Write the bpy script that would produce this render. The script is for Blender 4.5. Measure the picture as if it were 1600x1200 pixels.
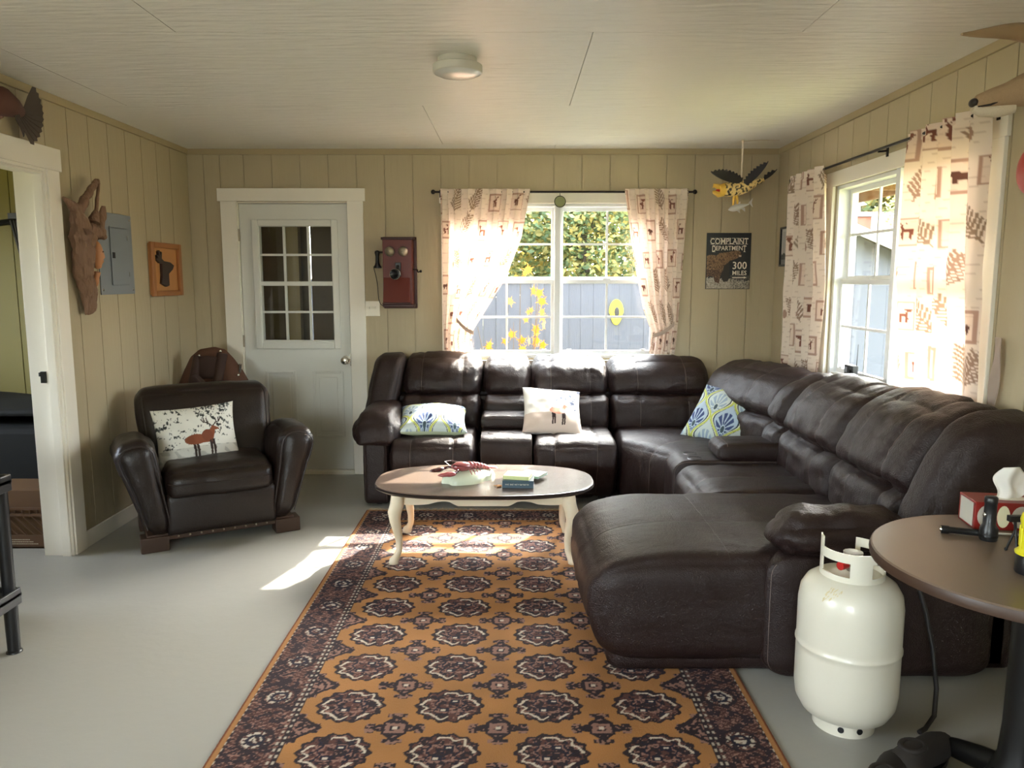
import bpy, bmesh, math, random
import numpy as np
from mathutils import Vector, Matrix, noise as mnoise
random.seed(7); NR = np.random.RandomState(5)
PI = math.pi
for o in list(bpy.data.objects): bpy.data.objects.remove(o)
SC = bpy.context.scene
COL = SC.collection

# ------------------------------------------------------------------ camera
CAM_H = 1.486; FPX = 1200.0; PITCH = math.atan(162/1200.)
cd = bpy.data.cameras.new('camera'); cam = bpy.data.objects.new('camera', cd); COL.objects.link(cam)
cd.sensor_width = 36; cd.lens = 36*FPX/1600; cd.clip_start = .05; cd.clip_end = 200
cam.location = (0, 0, CAM_H); cam.rotation_euler = (PI/2-PITCH, 0, 2/1200.)
SC.camera = cam

# ------------------------------------------------------------------ world, sun, exposure
SC.view_settings.view_transform = 'Standard'; SC.view_settings.look = 'None'
SC.view_settings.gamma = 1; SC.view_settings.use_curve_mapping = False
SC.view_settings.exposure = 1.38
SUN_RUN = 1.17; SUN_K = .60
sun_dir = Vector((SUN_K*SUN_RUN, SUN_RUN, 1)).normalized()
w = bpy.data.worlds.new('sky'); SC.world = w; w.use_nodes = True
nt = w.node_tree; nt.nodes.clear()
wo = nt.nodes.new('ShaderNodeOutputWorld'); bg = nt.nodes.new('ShaderNodeBackground')
sky = nt.nodes.new('ShaderNodeTexSky'); sky.sky_type = 'NISHITA'; sky.sun_disc = False
sky.sun_elevation = math.asin(sun_dir.z); sky.sun_rotation = math.atan2(sun_dir.x, sun_dir.y)
sky.air_density = 1.0; sky.dust_density = 2.5
hs = nt.nodes.new('ShaderNodeHueSaturation'); hs.inputs['Saturation'].default_value = .45
nt.links.new(sky.outputs[0], hs.inputs['Color']); nt.links.new(hs.outputs[0], bg.inputs[0])
bg.inputs[1].default_value = 2.7
nt.links.new(bg.outputs[0], wo.inputs[0])
sl = bpy.data.lights.new('sun', 'SUN'); sl.energy = 18; sl.angle = math.radians(.6); sl.color = (1, .93, .82)
so = bpy.data.objects.new('sun', sl); COL.objects.link(so)
so.rotation_euler = sun_dir.to_track_quat('Z', 'Y').to_euler(); so.location = (8, 14, 10)
def area(name, loc, rot, sx, sy, power, color, portal=False):
    l = bpy.data.lights.new(name, 'AREA'); l.shape = 'RECTANGLE'; l.size = sx; l.size_y = sy
    l.energy = power; l.color = color
    o = bpy.data.objects.new(name, l); COL.objects.link(o); o.location = loc; o.rotation_euler = rot
    if portal: l.cycles.is_portal = True
    return o
# daylight entering through the windows of the rear half of the room (behind the photographer)
area('daylight_rear_window', (-1.1, -2.58, 1.52), (PI/2, 0, 0), 1.15, 1.0, 20, (1, .97, .93))
area('daylight_side_window', (-2.50, .65, 1.52), (0, -PI/2, 0), 1.0, 1.1, 10, (1, .97, .93))
area('side_room_fill', (-4.62, 3.5, 1.55), (0, -PI/2, 0), 1.0, 1.1, 1.3, (1, .97, .9))  # added fill lamp that brightens the side room; no window is known there
# portals in the window openings in view
area('portal_back_window', (.33, 5.95, 1.475), (-PI/2, 0, 0), 1.5, 1.15, 1, (1, 1, 1), True)
area('portal_right_window', (2.1, 4.0, 1.475), (0, PI/2, 0), 1.15, 1.5, 1, (1, 1, 1), True)

# ------------------------------------------------------------------ materials
def lin(c):
    out = []
    for v in c[:3]:
        v = v/255.
        out.append(v/12.92 if v <= .04045 else ((v+.055)/1.055)**2.4)
    return tuple(out)
def M(name, col, rough=.5, metal=0., spec=.5, var=0., vscale=6., vstretch=(1, 1, 1), bump=0., bscale=60., bstretch=None,
      coat=0., col2=None, attr=None, trans=0., tcol=None, kind='noise', sheen=0., detail=4., emit=None, pos=(.35, .65)):
    m = bpy.data.materials.new(name); m.use_nodes = True
    N = m.node_tree.nodes; L = m.node_tree.links; N.clear()
    out = N.new('ShaderNodeOutputMaterial'); b = N.new('ShaderNodeBsdfPrincipled')
    base = lin(col)
    b.inputs['Base Color'].default_value = (*base, 1)
    b.inputs['Roughness'].default_value = rough; b.inputs['Metallic'].default_value = metal
    b.inputs['Specular IOR Level'].default_value = spec
    b.inputs['Coat Weight'].default_value = coat; b.inputs['Coat Roughness'].default_value = .12
    b.inputs['Sheen Weight'].default_value = sheen
    tc = N.new('ShaderNodeTexCoord')
    src = None
    if attr:
        a = N.new('ShaderNodeAttribute'); a.attribute_name = attr; src = a.outputs['Color']
    if var > 0 or col2:
        mp = N.new('ShaderNodeMapping'); mp.inputs['Scale'].default_value = vstretch
        L.new(tc.outputs['Object'], mp.inputs['Vector'])
        nz = N.new('ShaderNodeTexNoise'); nz.inputs['Scale'].default_value = vscale; nz.inputs['Detail'].default_value = detail
        L.new(mp.outputs[0], nz.inputs['Vector'])
        rp = N.new('ShaderNodeValToRGB'); rp.color_ramp.elements[0].position = pos[0]; rp.color_ramp.elements[1].position = pos[1]
        if col2:
            rp.color_ramp.elements[0].color = (*base, 1); rp.color_ramp.elements[1].color = (*lin(col2), 1)
            src = rp.outputs[0]
        else:
            rp.color_ramp.elements[0].color = (1-var, 1-var, 1-var, 1); rp.color_ramp.elements[1].color = (1, 1, 1, 1)
            mx = N.new('ShaderNodeMix'); mx.data_type = 'RGBA'; mx.blend_type = 'MULTIPLY'; mx.inputs[0].default_value = 1
            if src: L.new(src, mx.inputs[6])
            else: mx.inputs[6].default_value = (*base, 1)
            L.new(rp.outputs[0], mx.inputs[7]); src = mx.outputs[2]
    if src: L.new(src, b.inputs['Base Color'])
    if bump > 0:
        mp2 = N.new('ShaderNodeMapping'); mp2.inputs['Scale'].default_value = bstretch or (1, 1, 1)
        L.new(tc.outputs['Object'], mp2.inputs['Vector'])
        if kind == 'leather':
            v = N.new('ShaderNodeTexVoronoi'); v.inputs['Scale'].default_value = bscale*4
            n2 = N.new('ShaderNodeTexNoise'); n2.inputs['Scale'].default_value = bscale*.35; n2.inputs['Detail'].default_value = 6
            L.new(mp2.outputs[0], v.inputs['Vector']); L.new(mp2.outputs[0], n2.inputs['Vector'])
            ad = N.new('ShaderNodeMath'); ad.operation = 'MULTIPLY_ADD'; ad.inputs[1].default_value = .25
            L.new(v.outputs['Distance'], ad.inputs[0]); L.new(n2.outputs['Fac'], ad.inputs[2]); h = ad.outputs[0]
        else:
            n2 = N.new('ShaderNodeTexNoise'); n2.inputs['Scale'].default_value = bscale; n2.inputs['Detail'].default_value = 5
            L.new(mp2.outputs[0], n2.inputs['Vector']); h = n2.outputs['Fac']
        bp = N.new('ShaderNodeBump'); bp.inputs['Strength'].default_value = bump; bp.inputs['Distance'].default_value = .01
        L.new(h, bp.inputs['Height']); L.new(bp.outputs[0], b.inputs['Normal'])
    if emit:
        b.inputs['Emission Color'].default_value = (*lin(col), 1); b.inputs['Emission Strength'].default_value = emit
    if trans > 0:
        t = N.new('ShaderNodeBsdfTranslucent'); mixs = N.new('ShaderNodeMixShader'); mixs.inputs[0].default_value = trans
        if src and not tcol: L.new(src, t.inputs[0])
        elif src:
            mz = N.new('ShaderNodeMix'); mz.data_type = 'RGBA'; mz.blend_type = 'MULTIPLY'; mz.inputs[0].default_value = 1
            L.new(src, mz.inputs[6]); mz.inputs[7].default_value = (*lin(tcol), 1); L.new(mz.outputs[2], t.inputs[0])
        else: t.inputs[0].default_value = (*lin(tcol or col), 1)
        L.new(b.outputs[0], mixs.inputs[1]); L.new(t.outputs[0], mixs.inputs[2]); L.new(mixs.outputs[0], out.inputs[0])
    else: L.new(b.outputs[0], out.inputs[0])
    return m
def glass_mat(name, tint=(.96, .98, .97), gl=.06):
    m = bpy.data.materials.new(name); m.use_nodes = True
    N = m.node_tree.nodes; L = m.node_tree.links; N.clear()
    out = N.new('ShaderNodeOutputMaterial'); t = N.new('ShaderNodeBsdfTransparent'); g = N.new('ShaderNodeBsdfGlossy')
    t.inputs[0].default_value = (*tint, 1); g.inputs['Roughness'].default_value = .02
    lw = N.new('ShaderNodeLayerWeight'); pw_ = N.new('ShaderNodeMath'); pw_.operation = 'POWER'; pw_.inputs[1].default_value = 5
    ma = N.new('ShaderNodeMath'); ma.operation = 'MULTIPLY_ADD'; ma.inputs[1].default_value = .5; ma.inputs[2].default_value = .03
    L.new(lw.outputs['Facing'], pw_.inputs[0]); L.new(pw_.outputs[0], ma.inputs[0])
    mx = N.new('ShaderNodeMixShader'); L.new(ma.outputs[0], mx.inputs[0])
    L.new(t.outputs[0], mx.inputs[1]); L.new(g.outputs[0], mx.inputs[2]); L.new(mx.outputs[0], out.inputs[0])
    return m

mt = {}
mt['wall'] = M('khaki_panel_paint', (180, 166, 136), .62, var=.10, vscale=3, bump=.25, bscale=40, bstretch=(1, 1, .12))
mt['ceil'] = M('white_ceiling_paint', (232, 229, 221), .38, var=.42, vscale=5, vstretch=(1, 7, 1), bump=.8, bscale=5, bstretch=(1, 7, 1), detail=12, pos=(.36, .47))
mt['floor'] = M('grey_floor_paint', (170, 168, 160), .42, var=.22, vscale=3.0, bump=.14, bscale=18, detail=10, pos=(.30, .62))
mt['white'] = M('white_trim_paint', (236, 230, 216), .45, var=.08, vscale=9, bump=.06, bscale=30, bstretch=(1, 1, .2))
mt['vinyl'] = M('white_vinyl', (226, 228, 228), .35)
mt['door'] = M('white_door_paint', (214, 214, 206), .4, var=.03, vscale=4)
mt['trimw'] = M('khaki_trim_paint', (170, 154, 120), .6, var=.08, vscale=8)
mt['glass'] = glass_mat('window_glass')
mt['leather'] = M('dark_brown_leather', (41, 27, 25), .44, spec=.38, var=.25, vscale=9, bump=.62, bscale=55, kind='leather')
mt['leather2'] = M('worn_brown_leather', (36, 26, 22), .38, spec=.42, var=.3, vscale=5, bump=.3, bscale=40, kind='leather')
mt['thread'] = M('light_stitching', (112, 98, 92), .7)
mt['piping'] = M('dark_piping', (38, 28, 25), .4)
mt['black'] = M('black_plastic', (22, 22, 24), .38)
mt['blackmetal'] = M('black_metal', (20, 19, 18), .42, metal=.3)
mt['rod'] = M('dark_bronze_rod', (36, 30, 28), .35, metal=.6)
mt['chrome'] = M('satin_chrome', (200, 196, 188), .25, metal=1)
mt['steel'] = M('grey_painted_steel', (128, 134, 140), .4, var=.05)
mt['wood_dk'] = M('dark_stained_wood', (70, 48, 34), .45, var=.4, vscale=4, vstretch=(1, 12, 12))
mt['drift'] = M('weathered_driftwood', (158, 122, 94), .7, col2=(74, 52, 40), vscale=9, vstretch=(3, 3, .6), bump=.9, bscale=25, bstretch=(3, 3, .4), pos=(.42, .58))
mt['flesh'] = M('carved_light_wood', (190, 132, 88), .5, var=.15, vscale=12)
mt['oak'] = M('orange_oak', (168, 106, 52), .4, var=.3, vscale=6, vstretch=(8, 8, 1))
mt['oak2'] = M('orange_plywood', (200, 140, 82), .5, var=.18, vscale=6, vstretch=(6, 6, 1))
mt['walnut'] = M('dark_carved_wood', (52, 32, 26), .45, var=.3, vscale=9)
mt['mahog'] = M('red_mahogany', (104, 42, 32), .42, spec=.3, var=.35, vscale=6, vstretch=(10, 10, 1), coat=.05)
mt['mahog_d'] = M('dark_mahogany', (66, 28, 22), .42, spec=.3, var=.3, vscale=6, vstretch=(10, 10, 1), coat=.05)
mt['bell'] = M('aged_bell_metal', (150, 140, 122), .4, metal=.6)
mt['cream'] = M('cream_paint', (232, 216, 186), .45, var=.08, vscale=10)
mt['tabletop'] = M('dark_greyish_woodgrain', (104, 88, 78), .24, col2=(70, 57, 50), vscale=5, vstretch=(2, 30, 2), bump=.05, bscale=30, bstretch=(2, 40, 2))
mt['tabledge'] = M('dark_table_edge', (44, 34, 30), .4)
mt['roundtop'] = M('brown_laminate', (122, 104, 88), .36, col2=(98, 82, 70), vscale=6, vstretch=(2, 24, 2))
mt['canvas'] = M('brown_canvas', (92, 58, 40), .8, var=.25, vscale=10, bump=.2, bscale=200)
mt['canvas_d'] = M('dark_brown_canvas', (58, 36, 26), .8, var=.25, vscale=10)
mt['tank'] = M('cream_white_enamel', (226, 220, 202), .32, var=.05, vscale=5, coat=.2)
mt['red'] = M('red_paint', (176, 28, 26), .4)
mt['paper'] = M('white_paper', (240, 236, 226), .8, trans=.2)
mt['tissue'] = M('white_tissue', (244, 242, 236), .85, trans=.35)
mt['attr_cloth'] = M('printed_cloth', (255, 255, 255), .85, attr='Col', bump=.12, bscale=300)
mt['attr_rug'] = M('knotted_wool', (255, 255, 255), .92, attr='Col', var=.30, vscale=160, bump=.5, bscale=260)
mt['attr_print'] = M('printed_surface', (255, 255, 255), .5, attr='Col')
mt['attr_curt'] = M('sheer_printed_curtain', (255, 255, 255), .85, attr='Col', trans=.28, tcol=(255, 230, 220))
mt['fringe'] = M('rug_fringe', (196, 180, 150), .9)
mt['rugside'] = M('rug_edge_wool', (150, 92, 48), .9)
mt['green_wall'] = M('olive_green_paint', (118, 106, 36), .6, var=.12, vscale=3)
mt['crate'] = M('brown_plastic', (104, 76, 54), .55)
mt['card'] = M('cardboard', (112, 84, 58), .8, var=.1)
mt['lens'] = M('milky_lamp_diffuser', (214, 214, 208), .25, coat=.3)
mt['lampbase'] = M('lamp_housing', (196, 192, 180), .45)
mt['yellow'] = M('yellow_plastic', (214, 204, 36), .4)
mt['eagle_y'] = M('yellow_painted_wood', (222, 178, 70), .5, var=.1, vscale=12)
mt['eagle_k'] = M('black_painted_wood', (34, 32, 34), .55)
mt['fish'] = M('pale_grey_fish_paint', (206, 204, 200), .45, var=.25, vscale=20)
mt['cord'] = M('twine', (206, 194, 172), .9)
mt['cordk'] = M('dark_cord', (30, 26, 26), .6)
mt['lobster'] = M('dark_red_lobster_glaze', (126, 40, 46), .25, col2=(190, 110, 110), vscale=14, coat=.5)
mt['lob_dk'] = M('maroon_glaze', (70, 24, 30), .2, coat=.6)
mt['rockg'] = M('pale_green_glaze', (186, 202, 168), .25, col2=(226, 226, 206), vscale=6, coat=.4)
mt['bk_teal'] = M('dark_blue_book_cover', (52, 78, 92), .4, var=.25, vscale=12)
mt['bk_lime'] = M('pale_green_book_cover', (196, 214, 140), .45, col2=(222, 222, 168), vscale=8)
mt['bk_mint'] = M('mint_book_cover', (150, 196, 180), .45)
mt['bk_cream'] = M('cream_book_cover', (222, 216, 180), .5)
mt['pages'] = M('paper_pages', (224, 214, 190), .85, var=.15, vscale=40, vstretch=(.5, .5, 60))
mt['fur'] = M('tan_deer_fur', (184, 156, 122), .85, col2=(140, 114, 86), vscale=10, bump=.4, bscale=120)
mt['furw'] = M('pale_fur', (206, 192, 168), .85, bump=.3, bscale=120)
mt['nose'] = M('dark_nose', (36, 28, 25), .4)
mt['antler'] = M('antler_bone', (190, 164, 128), .55, col2=(150, 124, 94), vscale=8)
mt['feather'] = M('dark_feather', (48, 40, 36), .7, col2=(86, 72, 62), vscale=30, vstretch=(1, .3, 4))
mt['rust'] = M('rusty_brown_plumage', (96, 56, 42), .75, var=.4, vscale=20)
mt['fence'] = M('weathered_grey_boards', (92, 94, 102), .85, col2=(62, 64, 72), vscale=5, vstretch=(6, 6, .5), bump=.3, bscale=20, bstretch=(5, 5, .3))
mt['shedw'] = M('silvered_shed_boards', (98, 100, 106), .85, col2=(70, 72, 78), vscale=5, vstretch=(6, 6, .5))
mt['roofg'] = M('grey_shingle_roof', (84, 82, 82), .85, var=.3, vscale=14)
mt['roofb'] = M('brown_shingle_roof', (84, 58, 45), .85, var=.3, vscale=14)
mt['brickr'] = M('brick_red', (150, 96, 78), .85, var=.2, vscale=20)
mt['grass'] = M('autumn_grass', (96, 104, 56), .9, col2=(126, 116, 66), vscale=3, detail=8)
mt['bark'] = M('grey_bark', (92, 80, 68), .9, var=.3, vscale=12, vstretch=(3, 3, .4))
mt['leaf_g'] = M('green_foliage', (128, 146, 58), .7, attr='Col', trans=.45)
mt['leaf_o'] = M('orange_maple_leaf', (200, 140, 50), .7, trans=.35, var=.2, vscale=15)
mt['soffit'] = M('brown_stained_soffit', (124, 92, 62), .7, var=.25, vscale=5, vstretch=(1, 8, 8))
mt['porch'] = M('dark_porch_boards', (88, 72, 58), .7, var=.35, vscale=5, vstretch=(6, 6, .7))
mt['shoe'] = M('dark_suede', (40, 34, 30), .8, var=.2, vscale=12)
mt['switch'] = M('ivory_plastic', (232, 226, 210), .4)
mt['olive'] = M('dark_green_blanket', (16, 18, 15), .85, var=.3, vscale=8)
# ------------------------------------------------------------------ mesh helpers
class MB:
    def __init__(s): s.v = []; s.f = []
    def add(s, vs, fs, T=None):
        o = len(s.v)
        if T is not None: vs = [T @ Vector(p) for p in vs]
        s.v.extend([tuple(p) for p in vs]); s.f.extend([tuple(i+o for i in f) for f in fs]); return s
    def box(s, lo, hi, T=None):
        x0, y0, z0 = lo; x1, y1, z1 = hi
        return s.add([(x0,y0,z0),(x1,y0,z0),(x1,y1,z0),(x0,y1,z0),(x0,y0,z1),(x1,y0,z1),(x1,y1,z1),(x0,y1,z1)],
                     [(0,3,2,1),(4,5,6,7),(0,1,5,4),(1,2,6,5),(2,3,7,6),(3,0,4,7)], T)
    def cbox(s, c, h, T=None): return s.box([c[i]-h[i] for i in range(3)], [c[i]+h[i] for i in range(3)], T)
    def lathe(s, prof, seg=24, c=(0,0,0), T=None, sx=1, sy=1):
        vs = []; fs = []; n = len(prof)
        for r, z in prof:
            for k in range(seg):
                a = 2*PI*k/seg; vs.append((c[0]+r*sx*math.cos(a), c[1]+r*sy*math.sin(a), c[2]+z))
        for i in range(n-1):
            for k in range(seg):
                k2 = (k+1) % seg; fs.append((i*seg+k, i*seg+k2, (i+1)*seg+k2, (i+1)*seg+k))
        fs.append(tuple(range(seg))[::-1]); fs.append(tuple((n-1)*seg+k for k in range(seg)))
        return s.add(vs, fs, T)
    def tube(s, pts, r, seg=8, T=None, cap=True):
        pts = [Vector(p) for p in pts]; n = len(pts)
        rs = r if isinstance(r, (list, tuple)) else [r]*n
        vs = []; fs = []; up = None
        for i, p in enumerate(pts):
            d = (pts[min(i+1, n-1)]-pts[max(i-1, 0)])
            if d.length < 1e-9: d = Vector((0,0,1))
            d.normalize()
            if up is None:
                up = Vector((0,0,1)) if abs(d.z) < .9 else Vector((1,0,0))
            a = d.cross(up)
            if a.length < 1e-4: a = d.cross(Vector((.3,.9,.2)))
            a.normalize(); b = a.cross(d).normalized(); up = b
            for k in range(seg):
                t = 2*PI*k/seg; vs.append(p+a*(rs[i]*math.cos(t))+b*(rs[i]*math.sin(t)))
        for i in range(n-1):
            for k in range(seg):
                k2 = (k+1) % seg; fs.append((i*seg+k, (i+1)*seg+k, (i+1)*seg+k2, i*seg+k2))
        if cap: fs.append(tuple(range(seg))); fs.append(tuple((n-1)*seg+k for k in range(seg))[::-1])
        return s.add(vs, fs, T)
    def prism(s, poly, d0, d1, mp):
        n = len(poly)
        vs = [mp(a, b, d0) for a, b in poly]+[mp(a, b, d1) for a, b in poly]
        fs = [tuple(range(n))[::-1], tuple(range(n, 2*n))]+[(i, (i+1) % n, n+(i+1) % n, n+i) for i in range(n)]
        return s.add(vs, fs)
    def ball(s, c, r, nu=16, nv=10, T=None):
        if not isinstance(r, (tuple, list)): r = (r, r, r)
        vs = [(c[0], c[1], c[2]-r[2])]; fs = []
        for j in range(1, nv):
            ph = -PI/2+PI*j/nv
            for i in range(nu):
                a = 2*PI*i/nu; vs.append((c[0]+r[0]*math.cos(ph)*math.cos(a), c[1]+r[1]*math.cos(ph)*math.sin(a), c[2]+r[2]*math.sin(ph)))
        vs.append((c[0], c[1], c[2]+r[2])); t = len(vs)-1
        for i in range(nu):
            fs.append((0, 1+(i+1) % nu, 1+i)); fs.append((t, t-nu+i, t-nu+(i+1) % nu))
        for j in range(nv-2):
            for i in range(nu):
                a = 1+j*nu+i; b = 1+j*nu+(i+1) % nu; fs.append((a, b, b+nu, a+nu))
        return s.add(vs, fs, T)
    def grid(s, fn, nu, nv, closed_u=False):
        vs = [fn(i/(nu if closed_u else nu-1), j/(nv-1)) for j in range(nv) for i in range(nu)]
        fs = []
        for j in range(nv-1):
            for i in range(nu if closed_u else nu-1):
                i2 = (i+1) % nu; fs.append((j*nu+i, j*nu+i2, (j+1)*nu+i2, (j+1)*nu+i))
        return s.add(vs, fs)

def setp(o, label=None, cat=None, group=None, kind=None):
    if label: o['label'] = label
    if cat: o['category'] = cat
    if group: o['group'] = group
    if kind: o['kind'] = kind
    return o
def E(name, label, cat, loc=(0,0,0), rz=0, group=None, kind=None):
    o = bpy.data.objects.new(name, None); COL.objects.link(o); o.location = loc; o.rotation_euler = (0, 0, rz)
    o.empty_display_size = .05
    return setp(o, label, cat, group, kind)
def PM(p): return Matrix.Translation(p.location) @ p.rotation_euler.to_matrix().to_4x4()
def absM(p):
    m = PM(p)
    while p.parent: p = p.parent; m = PM(p) @ m
    return m
def obj(name, g, mat, parent=None, smooth=False, bevel=0, world=False, solid=0, origin=None, flip=True):
    vs, fs = (g.v, g.f) if isinstance(g, MB) else g
    if world and parent is not None:
        inv = absM(parent).inverted(); vs = [inv @ Vector(p) for p in vs]
    if origin is not None: vs = [(p[0]-origin[0], p[1]-origin[1], p[2]-origin[2]) for p in vs]
    me = bpy.data.meshes.new(name); me.from_pydata([tuple(p) for p in vs], [], fs)
    if flip:
        bm = bmesh.new(); bm.from_mesh(me); bmesh.ops.recalc_face_normals(bm, faces=bm.faces); bm.to_mesh(me); bm.free()
    me.materials.append(mt[mat] if isinstance(mat, str) else mat)
    if smooth: me.polygons.foreach_set('use_smooth', [True]*len(me.polygons))
    o = bpy.data.objects.new(name, me); COL.objects.link(o)
    if origin is not None: o.location = origin
    if parent is not None: o.parent = parent
    if bevel:
        b = o.modifiers.new('bevel', 'BEVEL'); b.width = bevel; b.segments = 2; b.limit_method = 'ANGLE'; b.angle_limit = .7
    if solid:
        b = o.modifiers.new('thick', 'SOLIDIFY'); b.thickness = solid; b.offset = 0
    if smooth and not (solid):
        try: me.set_sharp_from_angle(angle=math.radians(50))
        except Exception: pass
    return o
def inst(src, parent=None, loc=None, rot=None, scale=None, name=None):
    c = src.copy(); COL.objects.link(c); c.parent = parent
    if loc is not None: c.location = loc
    if rot is not None: c.rotation_euler = rot
    if scale is not None: c.scale = scale
    return c
def single(name, g, mat, label, cat, origin=(0,0,0), group=None, kind=None, **k):
    o = obj(name, g, mat, None, origin=origin, **k); return setp(o, label, cat, group, kind)
def gridmesh(name, mat, fn, nu, nv, cols=None, parent=None, smooth=True, origin=None):
    """fn(U,V)->(X,Y,Z) numpy; cols Nx3 linear"""
    u = np.linspace(0, 1, nu); v = np.linspace(0, 1, nv); U, V = np.meshgrid(u, v)
    X, Y, Z = fn(U, V); co = np.stack([X, Y, Z], -1).reshape(-1, 3)
    if origin is not None: co = co-np.array(origin)
    idx = np.arange(nu*nv).reshape(nv, nu)
    f = np.stack([idx[:-1,:-1], idx[:-1,1:], idx[1:,1:], idx[1:,:-1]], -1).reshape(-1, 4)
    me = bpy.data.meshes.new(name); me.from_pydata(co.tolist(), [], f.tolist())
    if cols is not None: setcols(me, cols)
    me.materials.append(mt[mat])
    if smooth: me.polygons.foreach_set('use_smooth', [True]*len(me.polygons))
    o = bpy.data.objects.new(name, me); COL.objects.link(o)
    if origin is not None: o.location = origin
    if parent: o.parent = parent
    return o
def setcols(me, cols):
    a = me.color_attributes.new('Col', 'FLOAT_COLOR', 'POINT')
    c4 = np.ones((len(cols), 4), np.float32); c4[:, :3] = cols
    a.data.foreach_set('color', c4.ravel())

# dense rounded, bulged, seamed upholstery block (lattice on a box surface)
def remap(s): return .45*s+.55*math.sin(PI/2*s)
class Puff:
    def __init__(p, half, r=.05, n=(28,20,20), bulge=(0,0,0), seams=(), wrinkle=0., wscale=9., seed=0, warp=None, T=None, puck=0.):
        hx, hy, hz = half; H = Vector(half); p.n = n; p.P = {}
        rr = r if isinstance(r, (tuple, list)) else (r, r, r)
        p.N = {}
        for i in range(n[0]+1):
            for j in range(n[1]+1):
                for k in range(n[2]+1):
                    if 0 < i < n[0] and 0 < j < n[1] and 0 < k < n[2]: continue
                    s = Vector((remap(2*i/n[0]-1), remap(2*j/n[1]-1), remap(2*k/n[2]-1)))
                    q = Vector((s.x*hx, s.y*hy, s.z*hz))
                    inn = Vector([max(-H[a]+rr[a], min(H[a]-rr[a], q[a])) for a in range(3)])
                    d = Vector([(q[a]-inn[a])/max(rr[a], 1e-6) for a in range(3)])
                    L = d.length
                    if L > 1e-9: d = d/L
                    pos = Vector([inn[a]+d[a]*rr[a] for a in range(3)])
                    nrm = Vector([d[a]/max(rr[a], 1e-6) for a in range(3)]).normalized() if L > 1e-9 else Vector((0,0,1))
                    f = Vector((1-s.x**2, 1-s.y**2, 1-s.z**2))
                    pos.x += bulge[0]*math.copysign(1, s.x)*abs(d.x)*math.sqrt(max(f.y*f.z, 0))
                    pos.y += bulge[1]*math.copysign(1, s.y)*abs(d.y)*math.sqrt(max(f.x*f.z, 0))
                    pos.z += bulge[2]*math.copysign(1, s.z)*abs(d.z)*math.sqrt(max(f.x*f.y, 0))
                    for ax, sp, dep, wd in seams:
                        dd = (pos[ax]-sp)/wd
                        if abs(dd) < 3 and abs(nrm[ax]) < .8: pos -= nrm*dep*math.exp(-dd*dd)
                        if puck and abs(dd) < 12 and abs(nrm[ax]) < .8:
                            other = q[2] if ax == 0 else q[0]
                            pos -= nrm*puck*math.exp(-(dd/5)**2)*(.5+.5*math.sin(other*85+seed+2*math.sin(other*31)))
                    if wrinkle:
                        w1 = mnoise.noise(Vector((pos.x*wscale+seed*7.1, pos.y*wscale, pos.z*wscale*1.6)))
                        w2 = mnoise.noise(Vector((pos.x*wscale*3+seed*3.3, pos.y*wscale*3, pos.z*wscale*2)))
                        pos += nrm*wrinkle*(w1+.35*w2)
                    if warp: pos = Vector(warp(pos.x, pos.y, pos.z))
                    if T is not None: pos = T @ pos
                    p.P[(i,j,k)] = pos
    def geo(p):
        keys = list(p.P.keys()); ix = {k: a for a, k in enumerate(keys)}; fs = []
        nx, ny, nz = p.n
        for j in range(ny):
            for k in range(nz):
                for i in (0, nx): fs.append((ix[i,j,k], ix[i,j+1,k], ix[i,j+1,k+1], ix[i,j,k+1]))
        for i in range(nx):
            for k in range(nz):
                for j in (0, ny): fs.append((ix[i,j,k], ix[i+1,j,k], ix[i+1,j,k+1], ix[i,j,k+1]))
            for j in range(ny):
                for k in (0, nz): fs.append((ix[i,j,k], ix[i+1,j,k], ix[i+1,j+1,k], ix[i,j+1,k]))
        return [p.P[k] for k in keys], fs
    def line(p, axis, frac, faces='ft'):
        """ordered points on the lattice at constant index along axis: front(-y) from bottom, then top"""
        nx, ny, nz = p.n; out = []
        if axis == 0:
            i = min(range(nx+1), key=lambda a: abs(remap(2*a/nx-1)-frac))
            if 'f' in faces: out += [p.P[i,0,k] for k in range(1, nz)]
            if 't' in faces: out += [p.P[i,j,nz] for j in range(0, ny)]
        elif axis == 1:
            j = min(range(ny+1), key=lambda a: abs(remap(2*a/ny-1)-frac)); out = [p.P[i,j,nz] for i in range(0, nx+1)]
        elif axis == 2:
            k = min(range(nz+1), key=lambda a: abs(remap(2*a/nz-1)-frac)); out = [p.P[i,0,k] for i in range(0, nx+1)]
        return out
def XF(loc, rz=0, rx=0, ry=0): return Matrix.Translation(loc) @ Matrix.Rotation(rz, 4, 'Z') @ Matrix.Rotation(ry, 4, 'Y') @ Matrix.Rotation(rx, 4, 'X')
def puffpart(name, parent, mat, stitch=(), smat='thread', world=True, sr=.0012, **k):
    p = Puff(**k); o = obj(name, p.geo(), mat, parent, smooth=True, world=world)
    for ax, fr, fc in stitch:
        m = MB(); m.tube(p.line(ax, fr, fc), sr, 5); s = obj('stitching', m, smat, o, smooth=True, world=world)
    return o, p

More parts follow.
